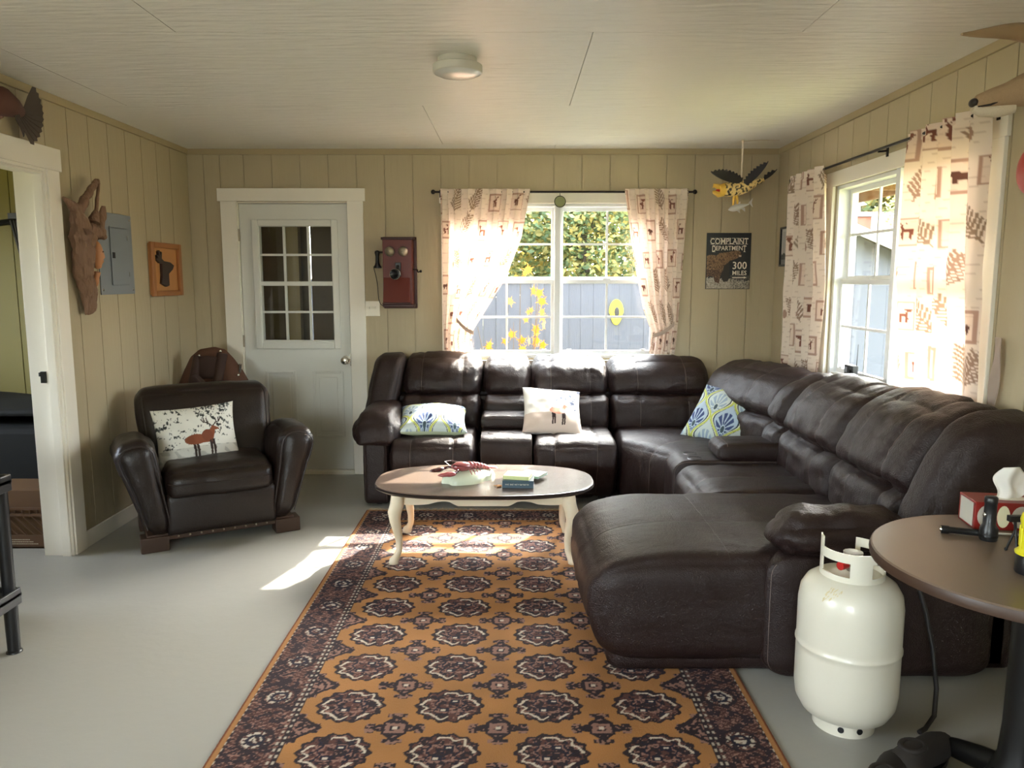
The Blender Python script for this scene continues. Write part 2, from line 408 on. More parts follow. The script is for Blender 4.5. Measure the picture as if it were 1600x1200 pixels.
# ------------------------------------------------------------------ painting on dense grids (flat print)
class Paint:
    def __init__(s, X, Y, base):
        s.x = X.ravel(); s.y = Y.ravel(); s.c = np.tile(np.array(lin(base)), (s.x.size, 1))
    def put(s, m, col, a=1.):
        s.c[m] = s.c[m]*(1-a)+np.array(lin(col))*a
    def rect(s, x0, x1, y0, y1, col, a=1.): s.put((s.x > x0) & (s.x < x1) & (s.y > y0) & (s.y < y1), col, a)
    def frame(s, x0, x1, y0, y1, w, col, a=1.):
        m = (s.x > x0) & (s.x < x1) & (s.y > y0) & (s.y < y1)
        m &= ~((s.x > x0+w) & (s.x < x1-w) & (s.y > y0+w) & (s.y < y1-w)); s.put(m, col, a)
    def ell(s, cx, cy, rx, ry, col, a=1., rot=0):
        dx = s.x-cx; dy = s.y-cy; c, n = math.cos(rot), math.sin(rot)
        s.put(((dx*c+dy*n)/rx)**2+((-dx*n+dy*c)/ry)**2 < 1, col, a)
    def pmask(s, pts):
        pts = np.array(pts); x0, y0 = pts.min(0); x1, y1 = pts.max(0)
        m = np.zeros(s.x.size, bool); idx = np.where((s.x >= x0) & (s.x <= x1) & (s.y >= y0) & (s.y <= y1))[0]
        if idx.size == 0: return m
        x = s.x[idx]; y = s.y[idx]; ins = np.zeros(idx.size, bool); j = len(pts)-1
        for i in range(len(pts)):
            xi, yi = pts[i]; xj, yj = pts[j]
            if yi != yj:
                ins ^= ((yi > y) != (yj > y)) & (x < (xj-xi)*(y-yi)/(yj-yi)+xi)
            j = i
        m[idx] = ins; return m
    def poly(s, pts, col, a=1.): s.put(s.pmask(pts), col, a)
    def seg(s, p, q, w, col, a=1.):
        x0, x1 = min(p[0], q[0])-w, max(p[0], q[0])+w; y0, y1 = min(p[1], q[1])-w, max(p[1], q[1])+w
        idx = np.where((s.x > x0) & (s.x < x1) & (s.y > y0) & (s.y < y1))[0]
        if not idx.size: return
        px = s.x[idx]-p[0]; py = s.y[idx]-p[1]; dx, dy = q[0]-p[0], q[1]-p[1]; L = dx*dx+dy*dy+1e-12
        t = np.clip((px*dx+py*dy)/L, 0, 1); d = np.hypot(px-t*dx, py-t*dy)
        m = idx[d < w]; s.c[m] = s.c[m]*(1-a)+np.array(lin(col))*a
    def line(s, pts, w, col, a=1.):
        for p, q in zip(pts[:-1], pts[1:]): s.seg(p, q, w, col, a)
def vnoise(x, y, sc, seed=0):
    """cheap value noise, numpy"""
    x = np.asarray(x)*sc+seed*13.7; y = np.asarray(y)*sc+seed*5.3
    xi = np.floor(x).astype(int); yi = np.floor(y).astype(int); fx = x-xi; fy = y-yi
    fx = fx*fx*(3-2*fx); fy = fy*fy*(3-2*fy)
    def h(a, b):
        n = (a*374761393+b*668265263+seed*1442695) & 0x7fffffff
        n = ((n ^ (n >> 13))*1274126177) & 0x7fffffff
        return ((n ^ (n >> 16)) & 0xffff)/65535.
    return (h(xi, yi)*(1-fx)+h(xi+1, yi)*fx)*(1-fy)+(h(xi, yi+1)*(1-fx)+h(xi+1, yi+1)*fx)*fy
DEER = [(.13,.52),(.12,.60),(.18,.66),(.45,.62),(.60,.66),(.68,.80),(.72,.86),(.76,.86),(.90,.79),(.89,.75),(.79,.74),(.76,.62),(.72,.50),(.68,.42),(.30,.43),(.2,.40)]
def draw_deer(P, x, y, w, h, col, leg=None, flip=False, antler=True, lw=.03):
    f = lambda a, b: (x+(w*(1-a) if flip else w*a), y+h*b)
    P.poly([f(*q) for q in DEER], col)
    for a, b in ((( .20,.5),(.22,0)), ((.28,.48),(.31,.02)), ((.64,.48),(.63,0)), ((.71,.48),(.72,.02))):
        mid = ((a[0]+b[0])/2+.02, .25)
        P.seg(f(*a), f(*mid), lw*w*1.3, leg or col); P.seg(f(*mid), f(*b), lw*w, leg or col)
    if antler:
        for pts in (((.72,.86),(.62,.96),(.52,.97),(.46,1.06)), ((.62,.96),(.60,1.08)), ((.54,.97),(.53,1.08)), ((.76,.87),(.84,.95),(.92,.97),(.97,1.06)), ((.84,.95),(.84,1.07)), ((.91,.97),(.92,1.08))):
            P.line([f(*q) for q in pts], lw*w*.55, leg or col)
def draw_bear(P, x, y, w, h, col):
    f = lambda a, b: (x+w*a, y+h*b)
    P.poly([f(*q) for q in ((.05,.35),(.05,.62),(.2,.78),(.45,.76),(.62,.84),(.72,.80),(.80,.86),(.86,.78),(.98,.62),(.96,.55),(.84,.52),(.78,.42),(.76,.0),(.62,0),(.6,.3),(.36,.3),(.34,0),(.18,0),(.16,.3))], col)
def draw_branch(P, x, y, L, ang, col, w=.0025, n=7):
    dx, dy = math.cos(ang), math.sin(ang)
    P.seg((x, y), (x+dx*L, y+dy*L), w, col)
    for k in range(1, n+1):
        t = k/(n+1); l = L*.33*(1.1-t*.6)
        for s in (-1, 1):
            a = ang+s*.75; P.seg((x+dx*L*t, y+dy*L*t), (x+dx*L*t+math.cos(a)*l, y+dy*L*t+math.sin(a)*l), w*1.6, col)
def text_geo(body, size, T, extrude=.0006, bold=0., sx=1., align='LEFT'):
    c = bpy.data.curves.new('txt', 'FONT'); c.body = body; c.size = size; c.extrude = extrude; c.offset = bold; c.align_x = align; c.resolution_u = 2
    o = bpy.data.objects.new('txt', c); COL.objects.link(o)
    dg = bpy.context.evaluated_depsgraph_get(); me = bpy.data.meshes.new_from_object(o.evaluated_get(dg))
    S = T @ Matrix.Diagonal((sx, 1, 1, 1))
    vs = [S @ v.co for v in me.vertices]; fs = [tuple(p.vertices) for p in me.polygons]
    bpy.data.objects.remove(o); bpy.data.curves.remove(c); bpy.data.meshes.remove(me)
    return vs, fs
# ------------------------------------------------------------------ the room
YB, XL, XR, YR, ZC = 5.81, -2.40, 1.956, -2.5, 2.44
mapB = lambda u, z, d: (u, YB+d, z)
mapL = lambda u, z, d: (XL-d, u, z)
mapR = lambda u, z, d: (XR+d, u, z)
mapK = lambda u, z, d: (u, YR-d, z)
def pbox(mb, mp, u0, u1, z0, z1, d0, d1):
    vs = [mp(u, z, d) for d in (d0, d1) for z in (z0, z1) for u in (u0, u1)]
    return mb.add(vs, [(0,1,3,2),(4,6,7,5),(0,4,5,1),(2,3,7,6),(0,2,6,4),(1,5,7,3)])
def free(u0, u1, z0, z1, ops):
    """rectangles of [u0,u1]x[z0,z1] outside the openings"""
    bs = sorted({u0, u1, *[min(max(o[i], u0), u1) for o in ops for i in (0, 1)]}); out = []
    for a, b in zip(bs[:-1], bs[1:]):
        if b-a < 1e-4: continue
        zs = [(z0, z1)]
        for o in ops:
            if o[0] < b-1e-5 and o[1] > a+1e-5:
                nz = []
                for p, q in zs:
                    if o[2] > p: nz.append((p, min(q, o[2])))
                    if o[3] < q: nz.append((max(p, o[3]), q))
                zs = [t for t in nz if t[1]-t[0] > 1e-4]
        out += [(a, b, p, q) for p, q in zs]
    return out
def wall(name, u0, u1, mp, ops, grooves, mat='wall', z1=ZC, thick=.13, gap=.003, ext=0):
    m = MB()
    for a, b, p, q in free(u0-ext, u1+ext, 0, z1, ops): pbox(m, mp, a, b, p, q, .009, thick)
    o = obj(name, m, mat); o['kind'] = 'structure'
    gs = [u0]+sorted(g for g in grooves if u0+.02 < g < u1-.02)+[u1]
    for a, b in zip(gs[:-1], gs[1:]):
        pm = MB()
        for a2, b2, p, q in free(a+gap, b-gap, 0.001, z1-.001, ops): pbox(pm, mp, a2, b2, p, q, 0, .0089)
        if pm.v: obj('plank', pm, mat, o)
    return o
OP_B = [(-2.05, -1.225, -1, 2.06), (-.45, 1.11, .90, 2.05)]
OP_L = [(3.27, 4.03, -1, 2.05), (.1, 1.2, 1.0, 2.04)]
OP_R = [(3.22, 4.78, .90, 2.05)]
OP_K = [(-1.7, -.5, 1.0, 2.04)]
rr = random.Random(3)
wall('wall_back', XL, XR, mapB, OP_B, [-2.28, -2.16]+[-1.57-.207*k for k in range(0, 3)]+[-1.57+.2075*k for k in range(1, 18)], ext=.13)
wall('wall_left', YR, YB, mapL, OP_L, [5.52-.2085*k for k in range(0, 39)])
wall('wall_right', YR, YB, mapR, OP_R, [5.62-.2085*k for k in range(0, 39)])
wall('wall_rear', XL, XR, mapK, OP_K, [XL+.21*k for k in range(1, 21)], ext=.13)
m = MB(); m.box((XL-.2, YR-.2, -.12), (XR+.2, YB+.13, 0)); fl = obj('floor', m, 'floor'); fl['kind'] = 'structure'
m = MB(); m.box((XL-.15, YR-.15, 2.455), (XR+.15, YB+.15, 2.62)); ce = obj('ceiling', m, 'ceil'); ce['kind'] = 'structure'
rows = [(YR, -1.74, (-.5,)), (-1.74, -.52, (.31, -2.13)), (-.52, .70, (-1.31, 1.12)), (.70, 1.91, (-.5,)), (1.91, 3.136, (-1.31, 1.12)), (3.136, 4.40, (.31, -2.13)), (4.40, 5.62, (-.5,)), (5.62, YB, (.3,))]
for y0, y1, xs in rows:
    e = [XL]+sorted(xs)+[XR]
    for a, b in zip(e[:-1], e[1:]):
        if b-a < .05: continue
        m = MB(); m.box((a+.0015, y0+.0015, ZC), (b-.0015, y1-.0015, 2.4545)); obj('ceiling_panel', m, 'ceil', ce)
def trim(n, m, mat='trimw', bevel=.002):
    o = obj(n, m, mat, bevel=bevel); o['kind'] = 'structure'; return o
m = MB(); pbox(m, mapB, XL, XR, 2.40, ZC, -.016, 0); trim('trim_1', m)
m = MB(); pbox(m, mapL, YR, YB-.016, 2.40, ZC, -.016, 0); trim('trim_2', m)
m = MB(); pbox(m, mapR, YR, YB-.016, 2.40, ZC, -.016, 0); trim('trim_3', m)
m = MB(); pbox(m, mapL, 4.135, YB, 0, .09, -.014, 0); trim('baseboard_left', m, 'white')
m = MB(); pbox(m, mapB, -1.10, XR, 0, .085, -.012, 0); trim('baseboard_back', m, 'trimw')
m = MB(); pbox(m, mapR, YR, YB-.012, 0, .085, -.012, 0); trim('baseboard_right', m, 'trimw')

# ---- double-hung twin windows
def window(name, mp, ug, z0, z1, zr, out0, out1, depth=.13, casing=.085):
    """ug: [(u0,u1) glass extents of each unit]"""
    W = E(name, None, None); W['kind'] = 'structure'
    zt, zb = 2.05, .90
    # casing boards
    for a, b, p, q in ((out0-casing, out0, zb-.02, zt), (out1, out1+casing, zb-.02, zt), (out0-casing-.012, out1+casing+.012, zt, zt+.085)):
        m = MB(); pbox(m, mp, a, b, p, q, -.018, 0); obj('casing', m, 'white', W, bevel=.002)
    m = MB(); pbox(m, mp, out0-casing-.02, out1+casing+.02, zb-.045, zb-.012, -.035, .03); obj('sill', m, 'white', W, bevel=.004)
    # frame
    m = MB(); mid = (ug[0][1]+ug[1][0])/2
    lo, hi = ug[0][0]-.055, ug[1][1]+.055
    pbox(m, mp, out0, lo+.02, zb, zt, .01, depth); pbox(m, mp, hi-.02, out1, zb, zt, .01, depth)
    pbox(m, mp, lo, hi, zt-.022, zt, .01, depth); pbox(m, mp, lo, hi, zb, zb+.022, .02, depth)
    obj('frame', m, 'vinyl', W, bevel=.002)
    m = MB(); pbox(m, mp, mid-.022, mid+.022, zb, zt, -.006, depth); obj('mullion', m, 'vinyl', W, bevel=.003)
    for u0, u1 in ug:
        for lower in (0, 1):
            d0, d1 = (.045, .072) if lower else (.076, .103)
            a, b = (z0, zr) if lower else (zr, z1)
            s = .03; rb = .03
            m = MB(); 
            if lower: glz = (z0, zr-.028)
            else: glz = (zr+.022, z1)
            pbox(m, mp, u0-s, u0, glz[0]-rb, glz[1]+rb, d0, d1); pbox(m, mp, u1, u1+s, glz[0]-rb, glz[1]+rb, d0, d1)
            pbox(m, mp, u0, u1, glz[0]-rb, glz[0], d0, d1); pbox(m, mp, u0, u1, glz[1], glz[1]+rb, d0, d1)
            S = obj('sash', m, 'vinyl', W, bevel=.003)
            uc, zc = (u0+u1)/2, (glz[0]+glz[1])/2; dm = (d0+d1)/2
            m = MB(); pbox(m, mp, uc-.008, uc+.008, glz[0], glz[1], dm-.006, dm+.006); obj('muntin', m, 'vinyl', S)
            m = MB(); pbox(m, mp, u0, u1, zc-.008, zc+.008, dm-.0055, dm+.0055); obj('muntin', m, 'vinyl', S)
            for a2, b2 in ((u0, uc-.008), (uc+.008, u1)):
                for p2, q2 in ((glz[0], zc-.008), (zc+.008, glz[1])):
                    m = MB(); pbox(m, mp, a2, b2, p2, q2, dm-.0015, dm+.0015); obj('pane', m, 'glass', S)
            if lower:
                m = MB(); pbox(m, mp, uc-.03, uc+.03, zr+.0, zr+.014, d0-.004, d0+.02); obj('latch', m, 'vinyl', S, bevel=.002)
                for sg in (u0+.05, u1-.05):
                    m = MB(); pbox(m, mp, sg-.018, sg+.018, z0-.004, z0+.012, d0-.006, d0); obj('tilt_tab', m, 'vinyl', S, bevel=.002)
    return W
window('window_1', mapB, [(-.385, .285), (.375, 1.04)], .955, 2.0, 1.49, -.45, 1.11)
window('window_2', mapR, [(3.285, 3.955), (4.045, 4.715)], .955, 2.0, 1.49, 3.22, 4.78)
# ---- plain windows of the rear half of the room
for nm, mp, a, b in (('window_3', mapL, .1, 1.2), ('window_4', mapK, -1.7, -.5)):
    W = E(nm, None, None); W['kind'] = 'structure'
    for p, q, r_, s_ in ((a-.09, a, .91, 2.13), (b, b+.09, .91, 2.13), (a, b, 2.04, 2.13), (a, b, .91, 1.0), ((a+b)/2-.03, (a+b)/2+.03, 1.0, 2.04)):
        m = MB(); pbox(m, mp, p, q, r_, s_, -.018, .02); obj('casing', m, 'white', W)
    for p, q in ((a, (a+b)/2-.03), ((a+b)/2+.03, b)):
        m = MB(); pbox(m, mp, p, q, 1.0, 2.04, .04, .043); obj('pane', m, 'glass', W)

# ---- entry door in the back wall
D1 = E('door_1', None, None, (-1.64, YB, 0)); D1['kind'] = 'structure'
for a, b, p, q in ((-2.165, -2.045, 0, 2.065), (-1.228, -1.112, 0, 2.065), (-2.185, -1.095, 2.065, 2.158)):
    m = MB(); pbox(m, mapB, a, b, p, q, -.022 if q > 2.1 else -.018, 0); obj('casing', m, 'white', D1, world=True, bevel=.002)
m = MB()
for a, b, p, q in ((-2.05, -2.042, 0, 2.06), (-1.233, -1.225, 0, 2.06), (-2.05, -1.225, 2.052, 2.06)): pbox(m, mapB, a, b, p, q, 0, .13)
obj('jamb', m, 'white', D1, world=True)
m = MB(); pbox(m, mapB, -2.05, -1.225, 0, .028, -.03, .10); obj('threshold', m, 'switch', D1, world=True, bevel=.004)
x0, x1, z0, z1 = -2.038, -1.237, .032, 2.048
gx0, gx1, gz0, gz1 = -1.893, -1.352, 1.035, 1.888
m = MB()
for a, b, p, q in free(x0, x1, z0, z1, [(gx0, gx1, gz0, gz1)]): pbox(m, mapB, a, b, p, q, .012, .056)
slab = obj('door_slab', m, 'door', D1, world=True)
# moulded lite frame
def ringframe(mp, a, b, p, q, w_, d_out, d_in):
    m = MB(); 
    for (A, B, P, Q) in ((a, a+w_, p, q), (b-w_, b, p, q), (a+w_, b-w_, p, p+w_), (a+w_, b-w_, q-w_, q)): pbox(m, mp, A, B, P, Q, d_out, d_in)
    return m
obj('lite_frame', ringframe(mapB, gx0-.055, gx1+.045, gz0-.065, gz1+.045, .048, -.006, .012), 'door', slab, world=True, bevel=.005)
obj('lite_frame', ringframe(mapB, gx0-.025, gx1+.02, gz0-.03, gz1+.02, .026, .002, .03), 'door', slab, world=True, bevel=.003)
cw = (gx1-gx0)/3; rh = (gz1-gz0)/4
for k in (1, 2):
    m = MB(); pbox(m, mapB, gx0+cw*k-.009, gx0+cw*k+.009, gz0, gz1, .014, .030); obj('muntin', m, 'door', slab, world=True)
for k in (1, 2, 3):
    t = .016 if k == 2 else .008
    m = MB(); pbox(m, mapB, gx0, gx1, gz0+rh*k-t, gz0+rh*k+t, .010 if k == 2 else .015, .029); obj('muntin', m, 'door', slab, world=True)
for i in range(3):
    for j in range(4):
        m = MB(); pbox(m, mapB, gx0+cw*i+.009, gx0+cw*(i+1)-.009, gz0+rh*j+.008, gz0+rh*(j+1)-.008, .021, .025); obj('pane', m, 'glass', slab, world=True)
m = MB(); pbox(m, mapB, -1.78, -1.5, gz0-.028, gz0-.008, -.004, .003); obj('lift_rail', m, 'door', slab, world=True, bevel=.003)
for a, b in ((-1.89, -1.655), (-1.53, -1.295)):
    obj('panel_moulding', ringframe(mapB, a, b, .285, .80, .02, .004, .012), 'door', slab, world=True, bevel=.004)
    m = MB(); pbox(m, mapB, a+.048, b-.048, .333, .752, .005, .012); obj('raised_panel', m, 'door', slab, world=True, bevel=.006)
for z in (.2, 1.03, 1.82):
    m = MB(); m.lathe([(.007, -.045), (.007, .045)], 10, (-2.041, YB-.004, z)); obj('hinge', m, 'bell', D1, world=True, smooth=True)
m = MB(); T = XF((-1.272, YB+.012, .885), rx=PI/2)
m.lathe([(.034, 0), (.034, .006), (.014, .012), (.013, .032), (.026, .042), (.031, .056), (.027, .07), (.012, .076)], 20, T=T); kn = obj('door_knob', m, 'chrome', D1, world=True, smooth=True)
m = MB(); T = XF((-1.24, YB+.006, .885)); pbox(m, mapB, -1.2415, -1.2365, .84, .93, .006, .03); obj('strike_plate', m, 'chrome', D1, world=True)
# ---- doorway in the left wall
D2 = E('door_2', None, None, (XL, 3.65, 0)); D2['kind'] = 'structure'
for a, b, p, q in ((4.03, 4.135, 0, 2.05), (3.165, 3.27, 0, 2.05), (3.14, 4.16, 2.05, 2.165)):
    m = MB(); pbox(m, mapL, a, b, p, q, -.02, 0); obj('casing', m, 'white', D2, world=True, bevel=.003)
m = MB()
for a, b, p, q in ((4.015, 4.03, 0, 2.05), (3.27, 3.285, 0, 2.05), (3.285, 4.015, 2.035, 2.05)): pbox(m, mapL, a, b, p, q, -.012, .15)
obj('jamb', m, 'white', D2, world=True, bevel=.002)
m = MB()
for a, b, p, q in ((4.002, 4.015, 0, 2.035), (3.285, 3.298, 0, 2.035), (3.298, 4.002, 2.022, 2.035)): pbox(m, mapL, a, b, p, q, -.0, .045)
obj('door_stop', m, 'white', D2, world=True, bevel=.002)
m = MB(); pbox(m, mapL, 4.0, 4.0145, .95, 1.01, .06, .085); m.lathe([(.006, 0), (.006, .02)], 8, (XL-.09, 4.005, .985)); obj('latch_plate', m, 'blackmetal', D2, world=True)
# the room beyond it
mapS = lambda u, z, d: (u, 5.25+d, z)
wall('wall_side_room', -4.6, XL-.15, mapS, [], [XL-.15-.22-.3*k for k in range(7)], 'green_wall')
m = MB()
for a, b, p, q in free(2.0, 5.3, 0, 2.44, [(2.95, 4.05, 1.05, 2.05)]): m.box((-4.7, a, p), (-4.6, b, q))  # opening cut for the added side room fill lamp
o = obj('wall_side_room_far', m, 'green_wall'); o['kind'] = 'structure'
m = MB(); m.box((-4.7, 1.9, 0), (XL-.13, 2.0, 2.44)); o = obj('wall_side_room_near', m, 'green_wall'); o['kind'] = 'structure'
m = MB(); m.box((-4.7, 1.9, 2.44), (XL-.15, 5.4, 2.55)); o = obj('ceiling_side_room', m, 'ceil'); o['kind'] = 'structure'
m = MB(); m.box((-4.7, 1.9, -.12), (XL-.2, 5.4, 0)); o = obj('floor_side_room', m, 'floor'); o['kind'] = 'structure'
# ---- unlit porch behind the entry door
PX0, PX1, PY1 = -2.75, -.80, 7.55
m = MB(); m.box((PX0-.1, YB+.13, 0), (PX0, PY1, 2.4)); o = obj('wall_porch_left', m, 'porch'); o['kind'] = 'structure'
m = MB(); m.box((PX1, YB+.13, 0), (PX1+.08, PY1, 2.4)); o = obj('wall_porch_right', m, 'porch'); o['kind'] = 'structure'
m = MB(); m.box((PX0-.1, YB+.13, 2.4), (PX1+.1, PY1+.1, 2.5)); o = obj('ceiling_porch', m, 'porch'); o['kind'] = 'structure'
m = MB(); m.box((PX0-.1, YB+.13, -.12), (PX1+.1, PY1+.1, 0)); o = obj('floor_porch', m, 'porch'); o['kind'] = 'structure'
m = MB(); m.box((PX0, PY1+.02, 2.25), (PX1, PY1+.06, 2.4)); m.box((PX0, PY1+.02, 0), (PX1, PY1+.06, .12)); pw = obj('wall_porch_far', m, 'porch'); pw['kind'] = 'structure'
xs = [PX0, -2.60, -2.42, -2.215, -2.02, -1.965, -1.77, -1.55, -1.33, -1.1, PX1]
for i, (a, b) in enumerate(zip(xs[:-1], xs[1:])):
    g0 = .0; g1 = .012 if i in (2, 4) else 0
    m = MB(); m.box((a+g0, PY1, 0), (b-g1, PY1+.02, 2.4)); obj('board', m, 'porch', pw)
m = MB(); m.box((-2.19, PY1-.09, 0), (-2.06, PY1-.001, 2.4)); o = obj('trim_4', m, 'trimw'); o['kind'] = 'structure'
# ---- porch roof along the right side of the house (shades the right-hand window)
m = MB(); m.box((XR+.13, -2.6, 2.32), (XR+1.25, 7.6, 2.38)); pr = obj('roof', m, 'soffit'); pr['kind'] = 'structure'
for k in range(11):
    m = MB(); m.box((XR+.14, -2.55+k*.98, 2.20), (XR+1.23, -2.50+k*.98, 2.32)); obj('rafter', m, 'soffit', pr)
m = MB(); m.box((XR+1.23, -2.6, 2.20), (XR+1.27, 7.6, 2.40)); obj('fascia', m, 'soffit', pr)
# ------------------------------------------------------------------ sectional sofa
SOFA = E('sectional_sofa', 'long dark brown leather reclining sectional sofa wrapping the corner, with chaise', 'sofa', (.9, 4.6, 0))
def sof(name, stitch=(), mat='leather', **k): return puffpart(name, SOFA, mat, stitch, **k)
def back_unit(cx, w_, yb, rz=0, stitches=(-.52, .52), seed=0, ztop=.955, base=None, lum=True, lean=.10, zl=.66, off=.19, hd=.125):
    """upper pillow + lumbar pad; cx,yb = point on the back plane; front faces -y before rz"""
    R0 = Matrix.Translation((cx, yb, 0)) @ Matrix.Rotation(rz, 4, 'Z')
    zm = (zl+ztop)/2; hz = (ztop-zl)/2+.012
    sm = [(0, s*w_/2, .010, .012) for s in stitches]
    up = lambda x, y, z: (x, y+lean*(z/.17)-.028*math.cos(z/hz*PI/2)*1.0+.02*(x/(w_/2))**2, z+.010*math.cos(x/(w_/2)*PI/2))
    o1, _ = sof('back_cushion', [(0, s, 'ft') for s in stitches], half=(w_/2, hd, hz), r=(.06, .10, .095), n=(40, 16, 26), bulge=(.005, .035, .012), seams=sm, wrinkle=.009, wscale=12, seed=seed, puck=.006,
            warp=lambda x, y, z: up(x, y, z), T=R0 @ Matrix.Translation((0, -off, zm)))
    if lum:
        o2, _ = sof('lumbar_cushion', [(0, s, 'f') for s in stitches], half=(w_/2-.004, .125, .135), r=(.045, .09, .075), n=(40, 14, 18), bulge=(0, .03, .0), seams=sm, wrinkle=.008, wscale=11, seed=seed+5, puck=.005,
            T=R0 @ Matrix.Translation((0, -.27, zl-.118)))
def seat_unit(cx, w_, y0, y1, rz, org, stitches=(-.5, .5), seed=0, ztop=.455, zb=.05, name='seat_cushion', fall=.0):
    R0 = Matrix.Translation(org) @ Matrix.Rotation(rz, 4, 'Z'); hy = (y1-y0)/2; hz = (ztop-zb)/2
    sm = [(0, s*w_/2, .009, .011) for s in stitches]
    return sof(name, [(0, s, 'ft') for s in stitches], half=(w_/2, hy, hz), r=(.035, .11, .10), n=(36, 26, 22), bulge=(.0, .012, .025), seams=sm, wrinkle=.007, wscale=9, seed=seed, puck=.004,
               warp=lambda x, y, z: (x, y+.12*max(0, .06-z)/(hz+.06)*(1 if y < 0 else 0), z+(.012*y if z > 0 else 0)), T=R0 @ Matrix.Translation((cx, (y0+y1)/2, (ztop+zb)/2)))
YBK = 5.725
# run along the back wall
back_unit(-.512, .575, YBK, seed=1, ztop=.928, off=.11, hd=.11)
back_unit(-.042, .345, YBK, seed=2, stitches=(), ztop=.912, off=.11, hd=.11)
back_unit(.41, .555, YBK, seed=3, ztop=.912, off=.11, hd=.11)
seat_unit(-.525, .56, 4.81, 5.50, 0, (0,0,0), seed=11)
seat_unit(.405, .555, 4.81, 5.50, 0, (0,0,0), seed=12)
# outer back wing on the left end
sof('back_wing', (), half=(.105, .13, .235), r=(.05, .09, .07), n=(14, 16, 22), bulge=(.01, .01, .0), wrinkle=.005, seed=4,
    warp=lambda x, y, z: (x-.02*z/.2*0+.035*(z/.235), y+.10*(z/.2), z), T=XF((-.925, 5.53, .72)))
# left arm: panel and pad
sof('arm_panel', [(0, -.8, 'f'), (0, .8, 'f')], half=(.085, .37, .225), r=(.03, .06, .03), n=(16, 22, 20), bulge=(.01, .01, 0), wrinkle=.003, seed=6, T=XF((-.905, 5.30, .235)))
sof('arm_pad', (), half=(.15, .35, .085), r=(.075, .10, .075), n=(22, 30, 16), bulge=(.012, .02, .035), wrinkle=.010, wscale=12, seed=7,
    warp=lambda x, y, z: (x, y, z-.045*max(0, (-y-.18)/.17)**2-.02*(x/.15)**2), T=XF((-.90, 5.22, .53)))
# console between the two seats
def console(org, rz, w_, y0, y1, name='console'):
    R0 = Matrix.Translation(org) @ Matrix.Rotation(rz, 4, 'Z')
    o, _ = sof(name+'_body', [(0, -.92, 'ft'), (0, .92, 'ft')], half=(w_/2, (y1-y0)/2, .215), r=(.012, .085, .075), n=(20, 26, 18), bulge=(0, .006, .004), wrinkle=.0015, seed=9, T=R0 @ Matrix.Translation((0, (y0+y1)/2, .265)))
    for s in (-1, 1):
        m = MB(); T = R0 @ Matrix.Translation((s*w_*.235, y0+.135, .474))
        m.lathe([(.046, .0), (.046, .008), (.040, .011), (.038, .008), (.037, -.028), (.001, -.028)], 22, T=T)
        obj('cup_holder', m, 'black', o, smooth=True, world=True)
    o2, _ = sof('console_lid', [(1, -.72, 't')], half=(w_/2+.004, (y1-y0)/2-.13, .048), r=(.03, .05, .035), n=(20, 22, 10), bulge=(0, 0, .012), wrinkle=.002, seed=10, T=R0 @ Matrix.Translation((0, (y0+y1)/2+.12, .525)))
console((-.045, 0, 0), 0, .345, 4.87, 5.50)
# corner wedge: two backs and one seat
back_unit(1.055, .73, YBK, seed=21, stitches=(-.45, .48), ztop=.90, off=.11, hd=.11)
back_unit(1.80, .92, 5.03, rz=-PI/2+.25, seed=22, stitches=(-.35, .30), ztop=.915, lum=True)
def wedge_seat():
    def wp(x, y, z):
        u = (x/.45+1)/2; v = (y/.45+1)/2
        fl, fr = Vector((.695, 4.875)), Vector((.965, 4.455))
        a = fl*(1-u)+fr*u; b = Vector((.70, 5.48))*(1-u)+Vector((1.64, 4.50))*u
        mid = Vector((1.55, 5.38)); b = b+(mid-(Vector((.70, 5.48))+Vector((1.64, 4.50)))/2)*(4*u*(1-u))*.75
        q = a*(1-v)+b*v
        return (q.x, q.y, z)
    sof('seat_cushion', [(0, .1, 'ft')], half=(.45, .45, .20), r=(.035, .09, .09), n=(44, 30, 20), bulge=(0, .012, .02), seams=[(0, .045, .008, .012)], wrinkle=.004, seed=23, warp=wp, T=XF((0, 0, .255)))
wedge_seat()
# right-hand run (faces -x): local x -> -y, local y -> +x
RZ = -PI/2
console((0, 4.335, 0), RZ, .25, .90, 1.56)
XBK = 1.875
back_unit(XBK, .25, 4.345, rz=RZ, seed=31, stitches=(), ztop=.925)
back_unit(XBK, .70, 3.865, rz=RZ, seed=32, stitches=(-.45, .45), ztop=.96)
back_unit(XBK, .66, 3.185, rz=RZ, seed=33, stitches=(-.4, .5), ztop=.985)
seat_unit(-3.905, .60, .90, 1.60, RZ, (0,0,0), seed=34, stitches=(.05,), ztop=.462)
# wing at the near end
sof('back_wing', (), half=(.085, .15, .26), r=(.05, .10, .09), n=(14, 18, 24), bulge=(.01, .02, .0), wrinkle=.007, wscale=10, seed=35,
    warp=lambda x, y, z: (x, y+.11*(z/.26)-.03*(1-(z/.26)**2), z-.03*(x/.085)), T=XF((1.70, 2.775, .735), RZ))
# chaise
def chaise():
    def wp(x, y, z):
        z2 = z-(.035*max(0, (-y-.35)/.24)**2 if z > 0 else 0)
        return (x, y+(.05*max(0, -z)/.2 if y < 0 else 0), z2)
    T = XF((.955, 3.185, .255), RZ)
    sof('chaise_cushion', [(1, -.24, 't'), (0, .15, 't')], smat='piping', half=(.455, .665, .205), r=(.06, .12, .075), n=(40, 48, 20), bulge=(.012, .02, .028),
        seams=[(1, -.16, .018, .012), (0, .06, .004, .010)], wrinkle=.005, wscale=7, seed=41, puck=.002, warp=wp, T=T)
    sof('chaise_skirt', (), half=(.43, .63, .06), r=(.05, .06, .03), n=(14, 20, 8), wrinkle=.002, seed=42, T=XF((.99, 3.185, .065), RZ))
chaise()
